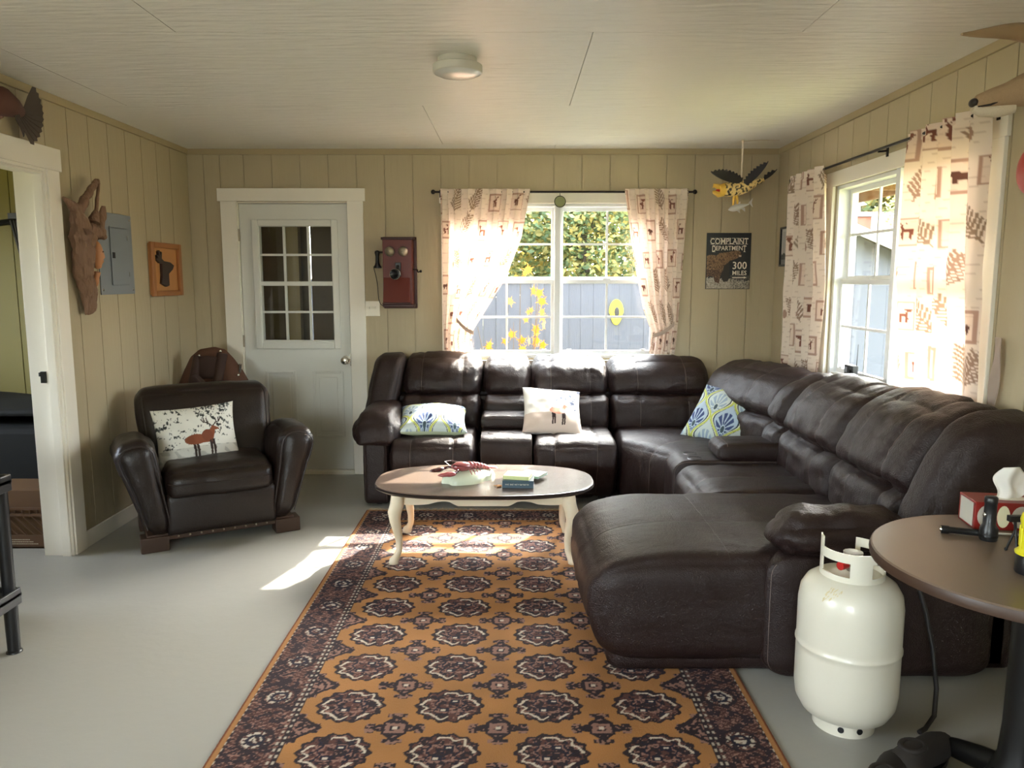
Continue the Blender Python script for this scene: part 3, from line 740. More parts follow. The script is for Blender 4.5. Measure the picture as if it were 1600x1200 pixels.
# near arm: pad and rounded post
sof('arm_panel', [(0, .86, 'f')], half=(.085, .42, .235), r=(.03, .10, .07), n=(16, 26, 20), bulge=(.006, .01, 0), wrinkle=.003, seed=44, T=XF((1.36, 2.775, .245), RZ))
sof('arm_pad', (), half=(.115, .25, .062), r=(.07, .09, .055), n=(24, 34, 16), bulge=(.012, .01, .026), wrinkle=.014, wscale=13, seed=45,
    warp=lambda x, y, z: (x, y, z-.03*max(0, (-y-.12)/.17)**2-.015*(x/.12)**2), T=XF((1.225, 2.80, .555), RZ))
# hidden base and shell behind the cushions
m = MB(); m.box((-.95, 5.2, .03), (1.6, 5.70, .36)); m.box((-.95, 5.52, .03), (1.55, 5.72, .66)); m.box((1.45, 2.72, .03), (1.86, 5.4, .36)); m.box((1.66, 2.72, .03), (1.88, 5.3, .68)); m.box((1.5, 5.1, .03), (1.86, 5.70, .68))
obj('sofa_base', m, 'leather', SOFA, world=True, bevel=.03)
for p in ((-.9, 5.02), (.6, 5.05), (-.9, 5.62), (.6, 5.62), (.42, 2.83), (.42, 3.5), (1.8, 2.83), (1.8, 4.2)):
    m = MB(); m.lathe([(.025, 0), (.03, .07)], 12, (p[0], p[1], 0)); obj('foot', m, 'black', SOFA, world=True, smooth=True)

# ------------------------------------------------------------------ leather armchair in the left corner
ACL = Vector((-1.645, 4.225, 0)); ACR = math.radians(29.5)
AC = E('club_armchair', 'worn dark brown leather club armchair on wooden block feet by the left wall', 'armchair', ACL, ACR)
def acp(name, stitch=(), mat='leather2', smat='piping', **k): return puffpart(name, AC, mat, stitch, smat=smat, world=False, sr=.004, **k)
# local: x right (as seen from the front), y back, z up; front plane y=0
acp('seat_cushion', [(2, .25, '')], half=(.292, .29, .085), r=(.05, .09, .05), n=(34, 28, 14), bulge=(0, .03, .035), wrinkle=.007, wscale=9, seed=51, T=XF((0, .27, .36)))
acp('front_panel', (), half=(.295, .05, .12), r=(.02, .03, .03), n=(24, 6, 12), bulge=(0, .02, 0), wrinkle=.004, seed=52, T=XF((0, .05, .20)))
for s in (-1, 1):
    def wp(x, y, z, s=s):
        t = (z+.24)/.48
        return (x*(.72+.42*t)+s*(-.045+.11*t), y-.02*t+.0, z+(-.055*max(0, y-.0)/.3 if z > 0 else 0)-.02*(s*x/.10 if z > .1 else 0))
    acp('arm', [], half=(.090, .300, .26), r=(.07, .06, .08), n=(22, 28, 26), bulge=(.012, .014, .02), wrinkle=.005, wscale=7, seed=53+s, warp=wp, T=XF((s*.378, .295, .36)))
    # piping around the arm front
    pts = []
    for k in range(25):
        a = k/24
        if a < .35: q = (-1, -.9+1.6*a/.35)
        elif a < .65: b = (a-.35)/.3; q = (-math.cos(b*PI), .7+.28*math.sin(b*PI))
        else: q = (1, .7-1.6*(a-.65)/.35)
        X, Y, Z = q[0]*.080, -.289, q[1]*.25
        w1 = wp(X, Y, Z); pts.append((w1[0]+s*.378, w1[1]+.293, w1[2]+.36))
    m = MB(); m.tube(pts, .0045, 6); obj('piping', m, 'piping', AC, smooth=True)
acp('backrest', [(0, -.93, 'f'), (0, .93, 'f')], half=(.375, .10, .235), r=(.07, .07, .085), n=(36, 14, 26), bulge=(.01, .035, .015), wrinkle=.006, wscale=6, seed=57,
    warp=lambda x, y, z: (x*(1+.05*z/.26), y+.11*(z/.26), z), T=XF((0, .525, .60)))
m = MB(); m.box((-.36, .40, .09), (.36, .585, .60)); obj('back_shell', m, 'leather2', AC, bevel=.04)
m = MB(); m.box((-.40, .03, .055), (.40, .55, .095)); obj('plinth', m, 'wood_dk', AC, bevel=.006)
for x, y in ((-.36, .07), (.36, .07), (-.34, .50), (.34, .50)):
    m = MB(); m.box((x-.072, y-.055, 0), (x+.072, y+.055, .085)); obj('foot', m, 'wood_dk', AC, bevel=.006)
for k in range(9):
    m = MB(); m.ball((-.24+.06*k, .029, .072), (.006, .004, .006), 8, 6); obj('nail_head', m, 'bell', AC, smooth=True)
# ------------------------------------------------------------------ pixel -> plane helpers
_c, _s = math.cos(PITCH), math.sin(PITCH)
def ray(u, v):
    q = (600-v)/FPX; return Vector(((u-802)/FPX, _c+q*_s, -_s+q*_c))
def AZ(u, v, z): d = ray(u, v); t = (z-CAM_H)/d.z; return Vector((d.x*t, d.y*t, z))
def AY(u, v, y): d = ray(u, v); t = y/d.y; return Vector((d.x*t, y, CAM_H+d.z*t))
def AX(u, v, x): d = ray(u, v); t = x/d.x; return Vector((x, d.y*t, CAM_H+d.z*t))

# ------------------------------------------------------------------ rug
RX0, RX1, RY0, RY1, RT = -.95, .85, 1.15, 4.83, .010
nu, nv = 430, 880
gx = np.linspace(RX0, RX1, nu); gy = np.linspace(RY0, RY1, nv); GX, GY = np.meshgrid(gx, gy)
P = Paint(GX, GY, (188, 124, 62))
x, y = P.x, P.y
TAN = np.array(lin((182, 128, 74))); DK = np.array(lin((42, 28, 36))); BR = np.array(lin((98, 60, 54))); WH = np.array(lin((222, 208, 190))); NV = np.array(lin((28, 26, 48))); PK = np.array(lin((158, 118, 106)))
c = P.c
nz = vnoise(x, y, 9, 1)[:, None]; c[:] = TAN*(.86+.28*nz)
def motifs():
    cx0, py0 = -.05, 4.418
    px_, py_ = .345, .272
    # medallions
    a = (x-cx0)/px_+.5; ai = np.round(a-.0); 
    col = np.floor((x-cx0)/px_)+.5; mx = cx0+col*px_
    row = np.round((py0-y)/py_); my = py0-row*py_
    dx = (x-mx)/.117; dy = (y-my)/.103
    r = np.hypot(dx, dy); th = np.arctan2(dy, dx); sc = 1+.055*np.cos(14*th)
    rn = r/sc
    n1 = vnoise(x, y, 130, 2); n2 = vnoise(x, y, 70, 3)
    med = rn < 1
    v = np.where((n2 > .52)[:, None], BR, DK); v = np.where((n1 > .80)[:, None], PK, v); v = np.where((n1 < .16)[:, None], NV, v)
    # quarter fields and white scrolls
    quad = (dx*dy > 0)
    w1 = (np.abs(rn-.78-.07*np.sin(9*th)) < .045) & (quad | (np.sin(5*th) > .2)); w2 = (np.abs(np.abs(dx)-.40-.05*np.sin(dy*14)) < .03) & (rn < .7)
    w3 = (np.abs(np.abs(dy)-.34-.04*np.sin(dx*16)) < .03) & (rn < .75); w4 = (np.abs(rn-.42-.05*np.cos(6*th)) < .03)
    v = np.where((w3 | w4)[:, None], PK, v); v = np.where((w1)[:, None], WH, v); v = np.where((w2)[:, None], NV, v)
    box = (np.abs(dx-.0) < .30) & (np.abs(np.abs(dy)-.27) < .12) & quad; v = np.where(box[:, None], NV, v)
    bx2 = (np.abs(np.abs(dx)-.16) < .07) & (np.abs(np.abs(dy)-.27) < .05) & quad; v = np.where(bx2[:, None], WH, v)
    v = np.where((rn > .90)[:, None], DK, v)
    ok = med & (np.abs(x-cx0) < .70) & (y < 4.60)
    c[ok] = v[ok]
    # small diamonds between the medallions
    mx2 = cx0+np.round((x-cx0)/px_)*px_; row2 = np.floor((py0-y)/py_)+.5; my2 = py0-row2*py_
    ex = np.abs(x-mx2)/.100; ey = np.abs(y-my2)/.090
    st = .5+.5*np.sign(np.sin(ex*18)); 
    dia = (ex+ey < .78) | ((ey < .16) & (ex < 1)) | ((ex < .16) & (ey < 1)) | ((np.abs(ex-.82) < .14) & (ey < .30)) | ((np.abs(ey-.82) < .12) & (ex < .34))
    hol = (np.abs(ex-.52) < .10) & (np.abs(ey-.30) < .07)
    v2 = np.where((n1 > .55)[:, None], PK, DK); s = ex+ey
    v2 = np.where(((np.abs(s-.72) < .10) | (np.abs(np.maximum(ex, ey)-.40) < .06))[:, None], DK, v2)
    v2 = np.where(((np.maximum(ex, ey) > .17) & (np.maximum(ex, ey) < .30))[:, None], PK, v2); v2 = np.where((np.maximum(ex, ey) < .09)[:, None], WH, v2)
    ok2 = dia & ~hol & ~ok & (np.abs(x-cx0) < .74) & (y < 4.60)
    c[ok2] = v2[ok2]
motifs()
# borders
bd = np.minimum(np.minimum(x-RX0, RX1-x), np.minimum(y-RY0, RY1-y))
along = np.where((np.minimum(x-RX0, RX1-x) < np.minimum(y-RY0, RY1-y)), y, x)
inb = bd < .215
n1 = vnoise(x, y, 115, 6); n2 = vnoise(x, y, 55, 7)
lat = np.abs(np.sin(along*150+bd*90)*np.sin(along*150-bd*90))
v = np.where((n2 > .50)[:, None], BR*.75, DK*1.2); v = np.where(((lat < .10) & (n2 > .4))[:, None], PK*.9, v); v = np.where((n1 > .82)[:, None], PK, v); v = np.where((n1 < .12)[:, None], DK*.6, v)
ros = np.hypot(((along-.1) % .26)-.13, bd-.115)
v = np.where(((ros < .062) & (ros > .052))[:, None], DK, v); v = np.where(((ros < .045) & (n1 > .55))[:, None], WH*.85, v); v = np.where((np.abs(ros-.026) < .006)[:, None], NV, v)
c[inb] = v[inb]
for b0, b1, cc in ((0, .007, np.array(lin((120, 62, 34)))), (.007, .022, TAN*.95), (.022, .028, DK), (.200, .206, DK), (.209, .215, DK)):
    k = (bd >= b0) & (bd < b1); c[k] = cc
for b in (.025, .190, .207):
    k = (np.abs(bd-b) < .004) & (np.sin(along*190) > .15); c[k] = WH*.75
# half diamonds growing from the inner border
rowd = np.floor((4.418-y)/.272)+.5; myd = 4.418-rowd*.272
hd = (np.minimum(x-RX0, RX1-x)-.215)/.10+np.abs(y-myd)/.085
k = (hd < 1) & ~inb & (y < 4.55); vv = np.where((n1 > .5)[:, None], PK, DK); vv = np.where((hd > .80)[:, None], DK, vv); c[k] = vv[k]
rug = E('area_rug', 'orange tan patterned wool rug with rows of dark round medallions and dark border', 'rug', ((RX0+RX1)/2, (RY0+RY1)/2, 0))
nzr = NR.rand(nv, nu)
o = gridmesh('pile', 'attr_rug', lambda U, V: (RX0+U*(RX1-RX0), RY0+V*(RY1-RY0), RT+.0016*(nzr-.5)), nu, nv, P.c)
o.data.transform(Matrix.Translation(-rug.location)); o.parent = rug
m = MB(); m.box((RX0+.0005, RY0+.0005, .0005), (RX1-.0005, RY1-.0005, RT-.002)); obj('backing', m, 'rugside', rug, world=True)
m = MB(); rf = random.Random(2)
for yy, sg in ((RY1, 1), (RY0, -1)):
    for k in range(230):
        xx = RX0+(k+.5)/230*(RX1-RX0); pts = []; dx = 0; l = .035+.03*rf.random(); dr = rf.uniform(-.5, .5)
        for t in range(5):
            a = t/4; pts.append((xx+dr*l*a+.006*math.sin(a*5+k), yy-sg*.004+sg*l*a, .009-.006*a+.004*rf.random()*(a > 0)))
        m.tube(pts, .0018, 4)
fr = obj('fringe', m, 'fringe', rug, world=True); fr['kind'] = 'stuff'

# ------------------------------------------------------------------ coffee table
CT = E('coffee_table', 'oval coffee table with dark wood-grain top and cream cabriole legs on the rug', 'table', (-.157, 4.13, RT))
def sup(a, rx, ry, n=2.7):
    c_, s_ = math.cos(a), math.sin(a); return (rx*math.copysign(abs(c_)**(2/n), c_), ry*math.copysign(abs(s_)**(2/n), s_))
def ovl(rx, ry, prof, seg=72):
    m = MB(); n = len(prof); vs = []; fs = []
    for ins, z in prof:
        for k in range(seg): p = sup(2*PI*k/seg, rx-ins, ry-ins); vs.append((p[0], p[1], z))
    for i in range(n-1):
        for k in range(seg): k2 = (k+1) % seg; fs.append((i*seg+k, i*seg+k2, (i+1)*seg+k2, (i+1)*seg+k))
    fs.append(tuple(range(seg))[::-1]); fs.append(tuple((n-1)*seg+k for k in range(seg)))
    return m.add(vs, fs)
ZT = .400-RT
obj('table_top', ovl(.600, .345, [(.012, ZT-.008), (.004, ZT-.004), (.006, ZT-.001), (.012, ZT)]), 'tabletop', CT)
obj('top_edge', ovl(.600, .345, [(.03, ZT-.026), (.012, ZT-.024), (.002, ZT-.018), (0, ZT-.012), (.004, ZT-.0085)]), 'tabledge', CT, smooth=True)
za, zb = ZT-.026, ZT-.075
def scallop(L):
    pts = [(-L, za), (-L, zb)]
    for k in range(1, 40):
        t = -L+2*L*k/40; u_ = t/L
        z = zb+.020*(1-abs(u_))**.5*0
        e = abs(u_)
        z = zb-.010 if e < .30 else (zb+.016*math.sin((e-.30)/.35*PI) if e < .65 else zb-.004*math.sin((e-.65)/.35*PI))
        if e < .36: z = zb-.010+(.010 if e > .30 else 0)
        pts.append((t, z))
    return pts+[(L, zb), (L, za)]
for sy in (-1, 1):
    m = MB(); m.prism(scallop(.44), sy*.235, sy*.215, lambda a, b, d: (a, d, b)); obj('apron', m, 'cream', CT)
for sx in (-1, 1):
    m = MB(); m.prism(scallop(.215), sx*.455, sx*.435, lambda a, b, d: (d, a, b)); obj('apron', m, 'cream', CT)
for sx in (-1, 1):
    for sy in (-1, 1):
        pts = []; rs = []
        for o_, z, r_ in ((0, za, .034), (.004, za-.05, .036), (.016, za-.09, .036), (.014, za-.13, .030), (.004, za-.19, .024), (-.004, za-.25, .019), (-.002, .065, .017), (.010, .035, .019), (.022, .018, .026), (.024, .004, .026), (.024, 0, .022)):
            pts.append((sx*(.447+o_), sy*(.235+o_*.9), z)); rs.append(r_)
        m = MB(); m.tube(pts, rs, 12); obj('leg', m, 'cream', CT, smooth=True)
TZ = .400
# lobster ornament
LB = E('lobster_figurine', 'glossy dark red lobster figurine on a pale green rock base on coffee table', 'figurine', (-.245, 4.10, TZ), math.radians(32))
m = MB()
def rockf(u_, v_):
    a = 2*PI*u_; r_ = math.sin(v_*PI/2)
    n_ = 1+.10*math.sin(3*a+1)+.05*math.sin(7*a)
    return (.155*n_*r_*math.cos(a), .085*n_*r_*math.sin(a), .062*math.cos(v_*PI/2)**.7+.0)
m.grid(rockf, 40, 14, True); obj('rock_base', m, 'rockg', LB, smooth=True)
# body along +x (tail) / -x (head)
m = MB(); m.lathe([(.004, -.075), (.016, -.066), (.028, -.045), (.034, -.015), (.032, .015), (.024, .032)], 18, T=XF((-.03, 0, .082)) @ Matrix.Rotation(PI/2+.10, 4, 'Y') @ Matrix.Diagonal((.8, 1, 1, 1)))
obj('carapace', m, 'lobster', LB, smooth=True)
for k in range(6):
    m = MB(); m.ball((.012+.021*k, 0, .082-.001*k*k), (.018, .030-.003*k, .022-.002*k), 16, 10); obj('tail_segment', m, 'lobster', LB, smooth=True)
for k in range(5):
    a = (k-2)*.4; m = MB(); m.ball((0, 0, 0), (.024, .010, .004), 12, 8, XF((.138+.012*math.cos(a), .026*math.sin(a)*1.2, .056), a)); obj('tail_fin', m, 'lobster', LB, smooth=True)
for s in (-1, 1):
    m = MB(); m.tube([(-.075, s*.02, .075), (-.095, s*.055, .075), (-.12, s*.06, .068)], [.007, .008, .009], 8); obj('claw_arm', m, 'lob_dk', LB, smooth=True)
    cl = MB(); cl.ball((0, 0, 0), (.036, .019, .014), 14, 9, XF((-.145, s*.058, .066), s*.3)); cl.tube([(-.165, s*.065, .066), (-.195, s*.062, .066), (-.21, s*.048, .066)], [.010, .008, .002], 8); cl.tube([(-.160, s*.045, .066), (-.188, s*.038, .066), (-.205, s*.044, .066)], [.008, .006, .002], 8)
    obj('claw', cl, 'lob_dk' if s > 0 else 'lobster', LB, smooth=True)
    for k in range(4):
        m = MB(); x_ = -.04+.02*k; m.tube([(x_, s*.024, .075), (x_+.01, s*.055, .088), (x_+.02, s*.078, .05)], [.004, .0035, .002], 6); obj('walking_leg', m, 'lobster', LB, smooth=True)
    m = MB(); m.tube([(-.10, s*.012, .088), (-.12, s*.05, .11), (-.06, s*.09, .10), (.03, s*.095, .075)], .0018, 6); obj('antenna', m, 'lob_dk', LB, smooth=True)
    m = MB(); m.ball((-.095, s*.012, .095), .005, 8, 6); obj('eye', m, 'black', LB, smooth=True)
# books
def book(name, label, w_, d_, h_, loc, rz, cover, spine_text=False):
    b = E(name, label, 'book', loc, rz, 'books stacked on the coffee table')
    m = MB(); m.box((-w_/2, -d_/2, 0), (w_/2, d_/2, .003)); m.box((-w_/2, -d_/2, h_-.003), (w_/2, d_/2, h_)); m.box((-w_/2, -d_/2-.001, 0), (w_/2, -d_/2+.003, h_)); obj('cover', m, cover, b, bevel=.001)
    m = MB(); m.box((-w_/2+.004, -d_/2+.004, .0032), (w_/2-.004, d_/2-.004, h_-.0032)); obj('page_block', m, 'pages', b)
    if spine_text:
        rt = random.Random(4); m = MB(); xx = -w_*.40
        while xx < w_*.36:
            l = rt.uniform(.004, .008); hh = rt.uniform(.006, .011); m.box((xx, -d_/2-.0016, h_/2-hh/2), (xx+.0016, -d_/2-.0008, h_/2+hh/2)); m.box((xx, -d_/2-.0016, h_/2-.001+rt.uniform(-.004, .004)), (xx+l, -d_/2-.0008, h_/2+.001)); xx += l+.0025
        o = obj('spine_lettering', m, 'pages', b)
    return b
book('paperback_book', 'thick dark blue book with lettered spine, lowest of the coffee table stack', .165, .125, .040, (.028, 4.00, TZ), math.radians(-3), 'bk_teal', True)
book('paperback_book', 'thin cream book lying half behind the dark blue book on coffee table', .13, .10, .016, (.02, 4.135, TZ), math.radians(4), 'bk_cream')
book('paperback_book', 'mint green book sticking out at the right of the book stack', .13, .12, .014, (.105, 4.145, TZ+.0165), math.radians(-28), 'bk_mint')
book('paperback_book', 'small pale green book lying on top of the dark blue book', .14, .115, .020, (.026, 4.012, TZ+.0405), math.radians(-12), 'bk_lime')
m = MB(); m.ball((0, 0, .006), (.016, .010, .006), 10, 6); m.tube([(-.012, 0, .006), (-.03, .008, .005)], [.004, .001], 6); m.tube([(.0, -.008, .006), (-.012, -.022, .005)], [.004, .001], 6)
o = single('dried_leaf_trinket', m, 'bk_lime', 'small orange trinket at the left foot of the book stack', 'trinket', (0,0,0), smooth=True)
o.location = (-.075, 3.965, TZ); o.data.materials[0] = mt['oak2']

# ------------------------------------------------------------------ cushions
def pillow(name, label, w_, h_, t_, T, paint, back=(200, 196, 180), n=150, group=None):
    u = np.linspace(-1, 1, n); U, V = np.meshgrid(u, u)
    X = w_/2*U*(1-.075*(1-V**2)); Y = h_/2*V*(1-.075*(1-U**2))
    hgt = t_*np.sqrt(np.clip((1-U**2)*(1-V**2), 0, 1))**.85
    wr = (vnoise(X, Y, 22, 9)-.5)*.012*np.clip(1.1-np.abs(U*V), 0, 1)*np.sqrt(np.clip((1-U**2)*(1-V**2), 0, 1))
    P = Paint(X, Y, (225, 222, 214)); paint(P, w_, h_)
    front = np.stack([X, Y, hgt+wr+.002], -1).reshape(-1, 3); rear = np.stack([X, Y, -hgt-.002], -1).reshape(-1, 3)
    N_ = n*n; idx = np.arange(N_).reshape(n, n)
    f1 = np.stack([idx[:-1,:-1], idx[:-1,1:], idx[1:,1:], idx[1:,:-1]], -1).reshape(-1, 4); f2 = f1[:, ::-1]+N_
    rim = []
    e = list(idx[0,:])+list(idx[1:,-1])+list(idx[-1,-2::-1])+list(idx[-2:0:-1,0])
    for a, b in zip(e, e[1:]+e[:1]): rim.append((a, a+N_, b+N_, b))
    co = np.concatenate([front, rear]); loc = T.to_translation()
    R_ = np.array(T.to_3x3()); co = co@R_.T
    me = bpy.data.meshes.new(name); me.from_pydata(co.tolist(), [], f1.tolist()+f2.tolist()+[tuple(int(q) for q in r) for r in rim])
    setcols(me, np.concatenate([P.c, np.tile(np.array(lin(back)), (N_, 1))*1.0])); me.materials.append(mt['attr_cloth'])
    me.polygons.foreach_set('use_smooth', [True]*len(me.polygons))
    o = bpy.data.objects.new(name, me); COL.objects.link(o); o.location = loc
    return setp(o, label, 'cushion', group)
def forest(P, w_, h_, ground=-.45):
    n1 = vnoise(P.x+P.y*.5, P.y, 45, 11); n2 = vnoise(P.x*1.4, P.y, 120, 12); n3 = vnoise(P.x, P.y, 14, 13)
    sky_ = P.y > h_/2*ground
    P.put(sky_, (224, 222, 212)); P.put(sky_ & (n1*.6+n2*.5+n3*.35 < .56), (120, 122, 116)); P.put(sky_ & (n1*.55+n2*.55+n3*.45 < .48), (44, 46, 44))
    P.put(~sky_, (204, 202, 192)); P.put((~sky_) & (n1 > .62), (176, 174, 166))
def paint_deer1(P, w_, h_):
    forest(P, w_, h_, -.42)
    draw_deer(P, -.065, -h_*.42, .21, .22, (52, 36, 30), lw=.026); draw_deer(P, -.065, -h_*.42, .21, .22, (132, 72, 44), (52, 36, 30), lw=.022); P.ell(-.008, -h_*.42+.118, .062, .030, (132, 72, 44)); P.ell(.055, -h_*.42+.135, .030, .034, (120, 64, 40))
def paint_deer2(P, w_, h_):
    n1 = vnoise(P.x, P.y, 40, 15); n2 = vnoise(P.x, P.y, 110, 16)
    P.put(P.y > -99, (226, 222, 214)); up = P.y > -.02
    P.put(up & (n1*.6+n2*.5 < .5) & (P.x+P.y > .05), (120, 132, 160)); P.put(up & (n1*.6+n2*.5 < .42) & (P.x > -.0), (70, 80, 108))
    P.put(P.y < -.07, (206, 188, 174))
    draw_deer(P, -.04, -h_*.36, .16, .19, (200, 128, 104), (54, 34, 32), lw=.032, antler=False); P.ell(.025, -h_*.36+.10, .052, .026, (200, 128, 104))
def ogee(P, cw, ch, seed=0, x0=0., y0=0.):
    X = P.x-x0; Y = P.y-y0
    def cell(ox, oy):
        a = (X+ox)/cw; b = (Y+oy)/ch
        p = (a-np.round(a))*2; q = (b-np.round(b))*2; par = (np.round(a)+np.round(b)) % 2
        return p, q, par
    for k, (ox, oy) in enumerate(((0, 0), (cw/2, ch/2))):
        p, q, par = cell(ox, oy)
        f = np.abs(p)/(.5+.5*np.cos(PI*q)+1e-3)*1.0
        ins = (f < 1) & (np.abs(q) < .98)
        P.put(ins, (190, 200, 96)); P.put(ins & (f < .86), (226, 230, 206)); P.put(ins & (f < .80), (40, 54, 66)); P.put(ins & (f < .72), (196, 210, 208) if k == 0 else (176, 196, 214))
        ang = np.arctan2(q+.45, p*1.4); rr_ = np.hypot(p*1.4, q+.45)
        pet = ins & (f < .60) & (np.abs(np.sin(ang*6)) > .55) & (rr_ > .22) & (rr_ < .85)
        P.put(pet, (58, 74, 120) if k == 1 else (150, 170, 190)); P.put(ins & (f < .6) & (rr_ < .16), (60, 80, 90))
def paint_pais(P, w_, h_):
    P.put(P.y > -99, (214, 222, 170)); ogee(P, .20, .27, 0, .05, .03)
def paint_pais2(P, w_, h_):
    P.put(P.y > -99, (214, 222, 190)); ogee(P, .21, .28, 0, -.03, .08)
ACM = PM(AC)
pillow('throw_pillow', 'white throw pillow printed with a brown stag in snow, on the leather armchair', .46, .37, .075, ACM @ XF((-.085, .31, .575), rx=PI/2-.42, ry=-.06, rz=-.05), paint_deer1, (190, 188, 180))
pillow('throw_pillow', 'green and blue paisley throw pillow lying flat beside the sofa left arm', .46, .40, .085, XF((-.545, 5.15, .545), rx=PI/2-1.32, rz=.06, ry=.02), paint_pais, (180, 190, 160))
pillow('throw_pillow', 'white throw pillow printed with a standing deer, propped beside the sofa cup-holder console', .41, .43, .075, XF((.265, 5.20, .590), rx=PI/2-.93, rz=.05, ry=.09), paint_deer2, (200, 196, 190))
pillow('throw_pillow', 'green and blue paisley throw pillow propped up in the sofa corner', .42, .42, .075, XF((1.365, 4.95, .605), rx=PI/2-.72, rz=-.75, ry=.10), paint_pais2, (180, 190, 160))
# ------------------------------------------------------------------ curtains, rods
def interp(pts, z):
    zs = [p[0] for p in pts]; us = [p[1] for p in pts]
    return np.interp(z, zs[::-1], us[::-1])
def paint_curtain(S, T, seed):
    P = Paint(S, T, (232, 220, 206)); rnd = random.Random(seed)
    P.put(np.abs(((P.y+.004*np.sin(P.x*40)) % .035)-.017) < .0014, (196, 176, 160), .6)
    cw, rh = .20, .205
    for j in range(-1, 8):
        for i in range(-1, 7):
            x0 = i*cw+(cw/2 if j % 2 else 0)+rnd.uniform(-.02, .02); y0 = j*rh+rnd.uniform(-.02, .02); k = rnd.choice((0, 1, 0, 2, 3, 4, 1))
            bw = rnd.uniform(.095, .13); bh = rnd.uniform(.12, .155)
            if k in (0, 2, 3):
                P.rect(x0+.02, x0+.02+bw, y0+.02, y0+.02+bh, (222, 200, 182), .5); P.frame(x0+.02, x0+.02+bw, y0+.02, y0+.02+bh, .011, (178, 146, 130))
                ax, ay, sz = x0+.02+bw*.20, y0+.02+bh*.28, bw*.62
                if k == 0: draw_deer(P, ax, ay, sz, sz, (118, 72, 58), lw=.045)
                elif k == 2: draw_bear(P, ax, ay, sz, sz*.8, (96, 66, 56))
                else: draw_deer(P, ax, ay, sz, sz, (126, 82, 66), flip=True, lw=.05, antler=False); P.ell(ax+sz*.18, ay+sz*.95, sz*.26, sz*.12, (126, 82, 66))
            elif k == 1: draw_branch(P, x0+.02, y0+.02, .20, .9+.5*rnd.random(), (150, 128, 108), .003, 8)
            else: draw_branch(P, x0+.14, y0+.01, .17, 1.9, (156, 130, 112), .003, 7); P.ell(x0+.05, y0+.06, .02, .03, (168, 136, 118))
    return P.c
def curtain(label, mp, outer, inner, ztop, zbot, cloth, pleats, seed, amp=.020, d0=-.092, tie=None):
    nu, nv = 170, 190
    u = np.linspace(0, 1, nu); v = np.linspace(0, 1, nv); U, V = np.meshgrid(u, v)
    Z = zbot+(ztop-zbot)*V
    a = interp(outer, Z); b = interp(inner, Z)
    ph = U*pleats*2*PI+.8*np.sin(U*7+seed)+.25*np.sin(V*5+U*9)
    wr = vnoise(U*3, V*3, 3, seed)-.5
    am = amp*(.45+.6*V)*np.where(V > .965, .6, 1)
    UU = a+(b-a)*(U+.010*np.sin(ph*2)); DD = d0+.035*(1-V)**.7-am*np.sin(ph)-.012*wr
    x, y, z = mp(0, 0, 0), mp(1, 0, 0), mp(0, 0, 1)
    if mp is mapB: co = (UU, YB+DD, Z)
    else: co = (XR+DD, UU, Z)
    cols = paint_curtain(U*cloth, Z-zbot, seed)
    org = (float(np.mean(co[0])), float(np.mean(co[1])), zbot)
    C_ = E('curtain', label, 'curtain', org)
    o = gridmesh('curtain_panel', 'attr_curt', lambda U_, V_: co, nu, nv, cols); o.data.transform(Matrix.Translation(-C_.location)); o.parent = C_
    if tie:
        za, zb_, ua, ub = tie; m = MB(); n = 24
        pts = [mp(ua+(ub-ua)*k/n, za+(zb_-za)*k/n-.015*math.sin(k/n*PI), d0-.032-.012*math.sin(k/n*PI)) for k in range(n+1)]
        vs = []; 
        for p in pts: vs += [(p[0], p[1], p[2]-.016), (p[0], p[1], p[2]+.016)]
        fs = [(2*k, 2*k+2, 2*k+3, 2*k+1) for k in range(n)]
        obj('tieback', (vs, fs), mt['tie'], C_, world=True, solid=.003, flip=False)
    return C_
mt['tie'] = M('curtain_tieback_cloth', (206, 186, 170), .85, var=.4, vscale=30, trans=.3)
curtain('printed lodge curtain tied back at the left side of the back window', mapB, [(2.12, -.535), (.80, -.52)], [(2.12, .115), (1.8, .055), (1.5, -.06), (1.2, -.25), (1.12, -.30), (1.05, -.315), (.80, -.28)], 2.145, .935, .90, 7, 1, tie=(1.20, 1.10, -.42, -.295))
curtain('printed lodge curtain tied back at the right side of the back window', mapB, [(2.12, 1.275), (1.15, 1.23), (.80, 1.20)], [(2.12, .815), (1.66, .885), (1.28, .965), (1.10, 1.035), (1.0, 1.03), (.80, 1.0)], 2.145, .935, .75, 6, 2, tie=(1.08, 1.17, 1.04, 1.19))
curtain('printed lodge curtain at the far side of the right wall window', mapR, [(2.16, 5.31), (.80, 5.43)], [(2.16, 4.76), (1.5, 4.72), (.80, 4.78)], 2.175, .80, .70, 5, 3, amp=.028)
curtain('wide printed lodge curtain at the near side of the right wall window', mapR, [(2.16, 3.16), (.80, 3.12)], [(2.16, 3.79), (1.5, 3.86), (.80, 3.80)], 2.175, .80, .80, 5, 4, amp=.032)
def rod(label, mp, u0, u1, z, d, brk):
    R_ = E('curtain_rod', label, 'curtain rod', mp((u0+u1)/2, z, d))
    m = MB(); m.tube([mp(u0, z, d), mp(u1, z, d)], .0075, 10); obj('rod', m, 'rod', R_, world=True, smooth=True)
    for u_ in (u0, u1):
        m = MB(); m.ball(mp(u_, z, d), .017, 12, 8); obj('finial', m, 'rod', R_, world=True, smooth=True)
    for u_ in brk:
        m = MB(); pbox(m, mp, u_-.009, u_+.009, z-.035, z+.02, -.024, -.018 if False else -.0181); m.tube([mp(u_, z-.005, -.022), mp(u_, z-.010, d)], .005, 8); obj('bracket', m, 'rod', R_, world=True)
rod('dark bronze curtain rod with ball ends above the back window', mapB, -.585, 1.325, 2.125, -.070, (-.535, 1.275))
rod('dark curtain rod sagging slightly above the right wall window', mapR, 3.09, 5.34, 2.155, -.070, (3.18, 4.10, 5.28))
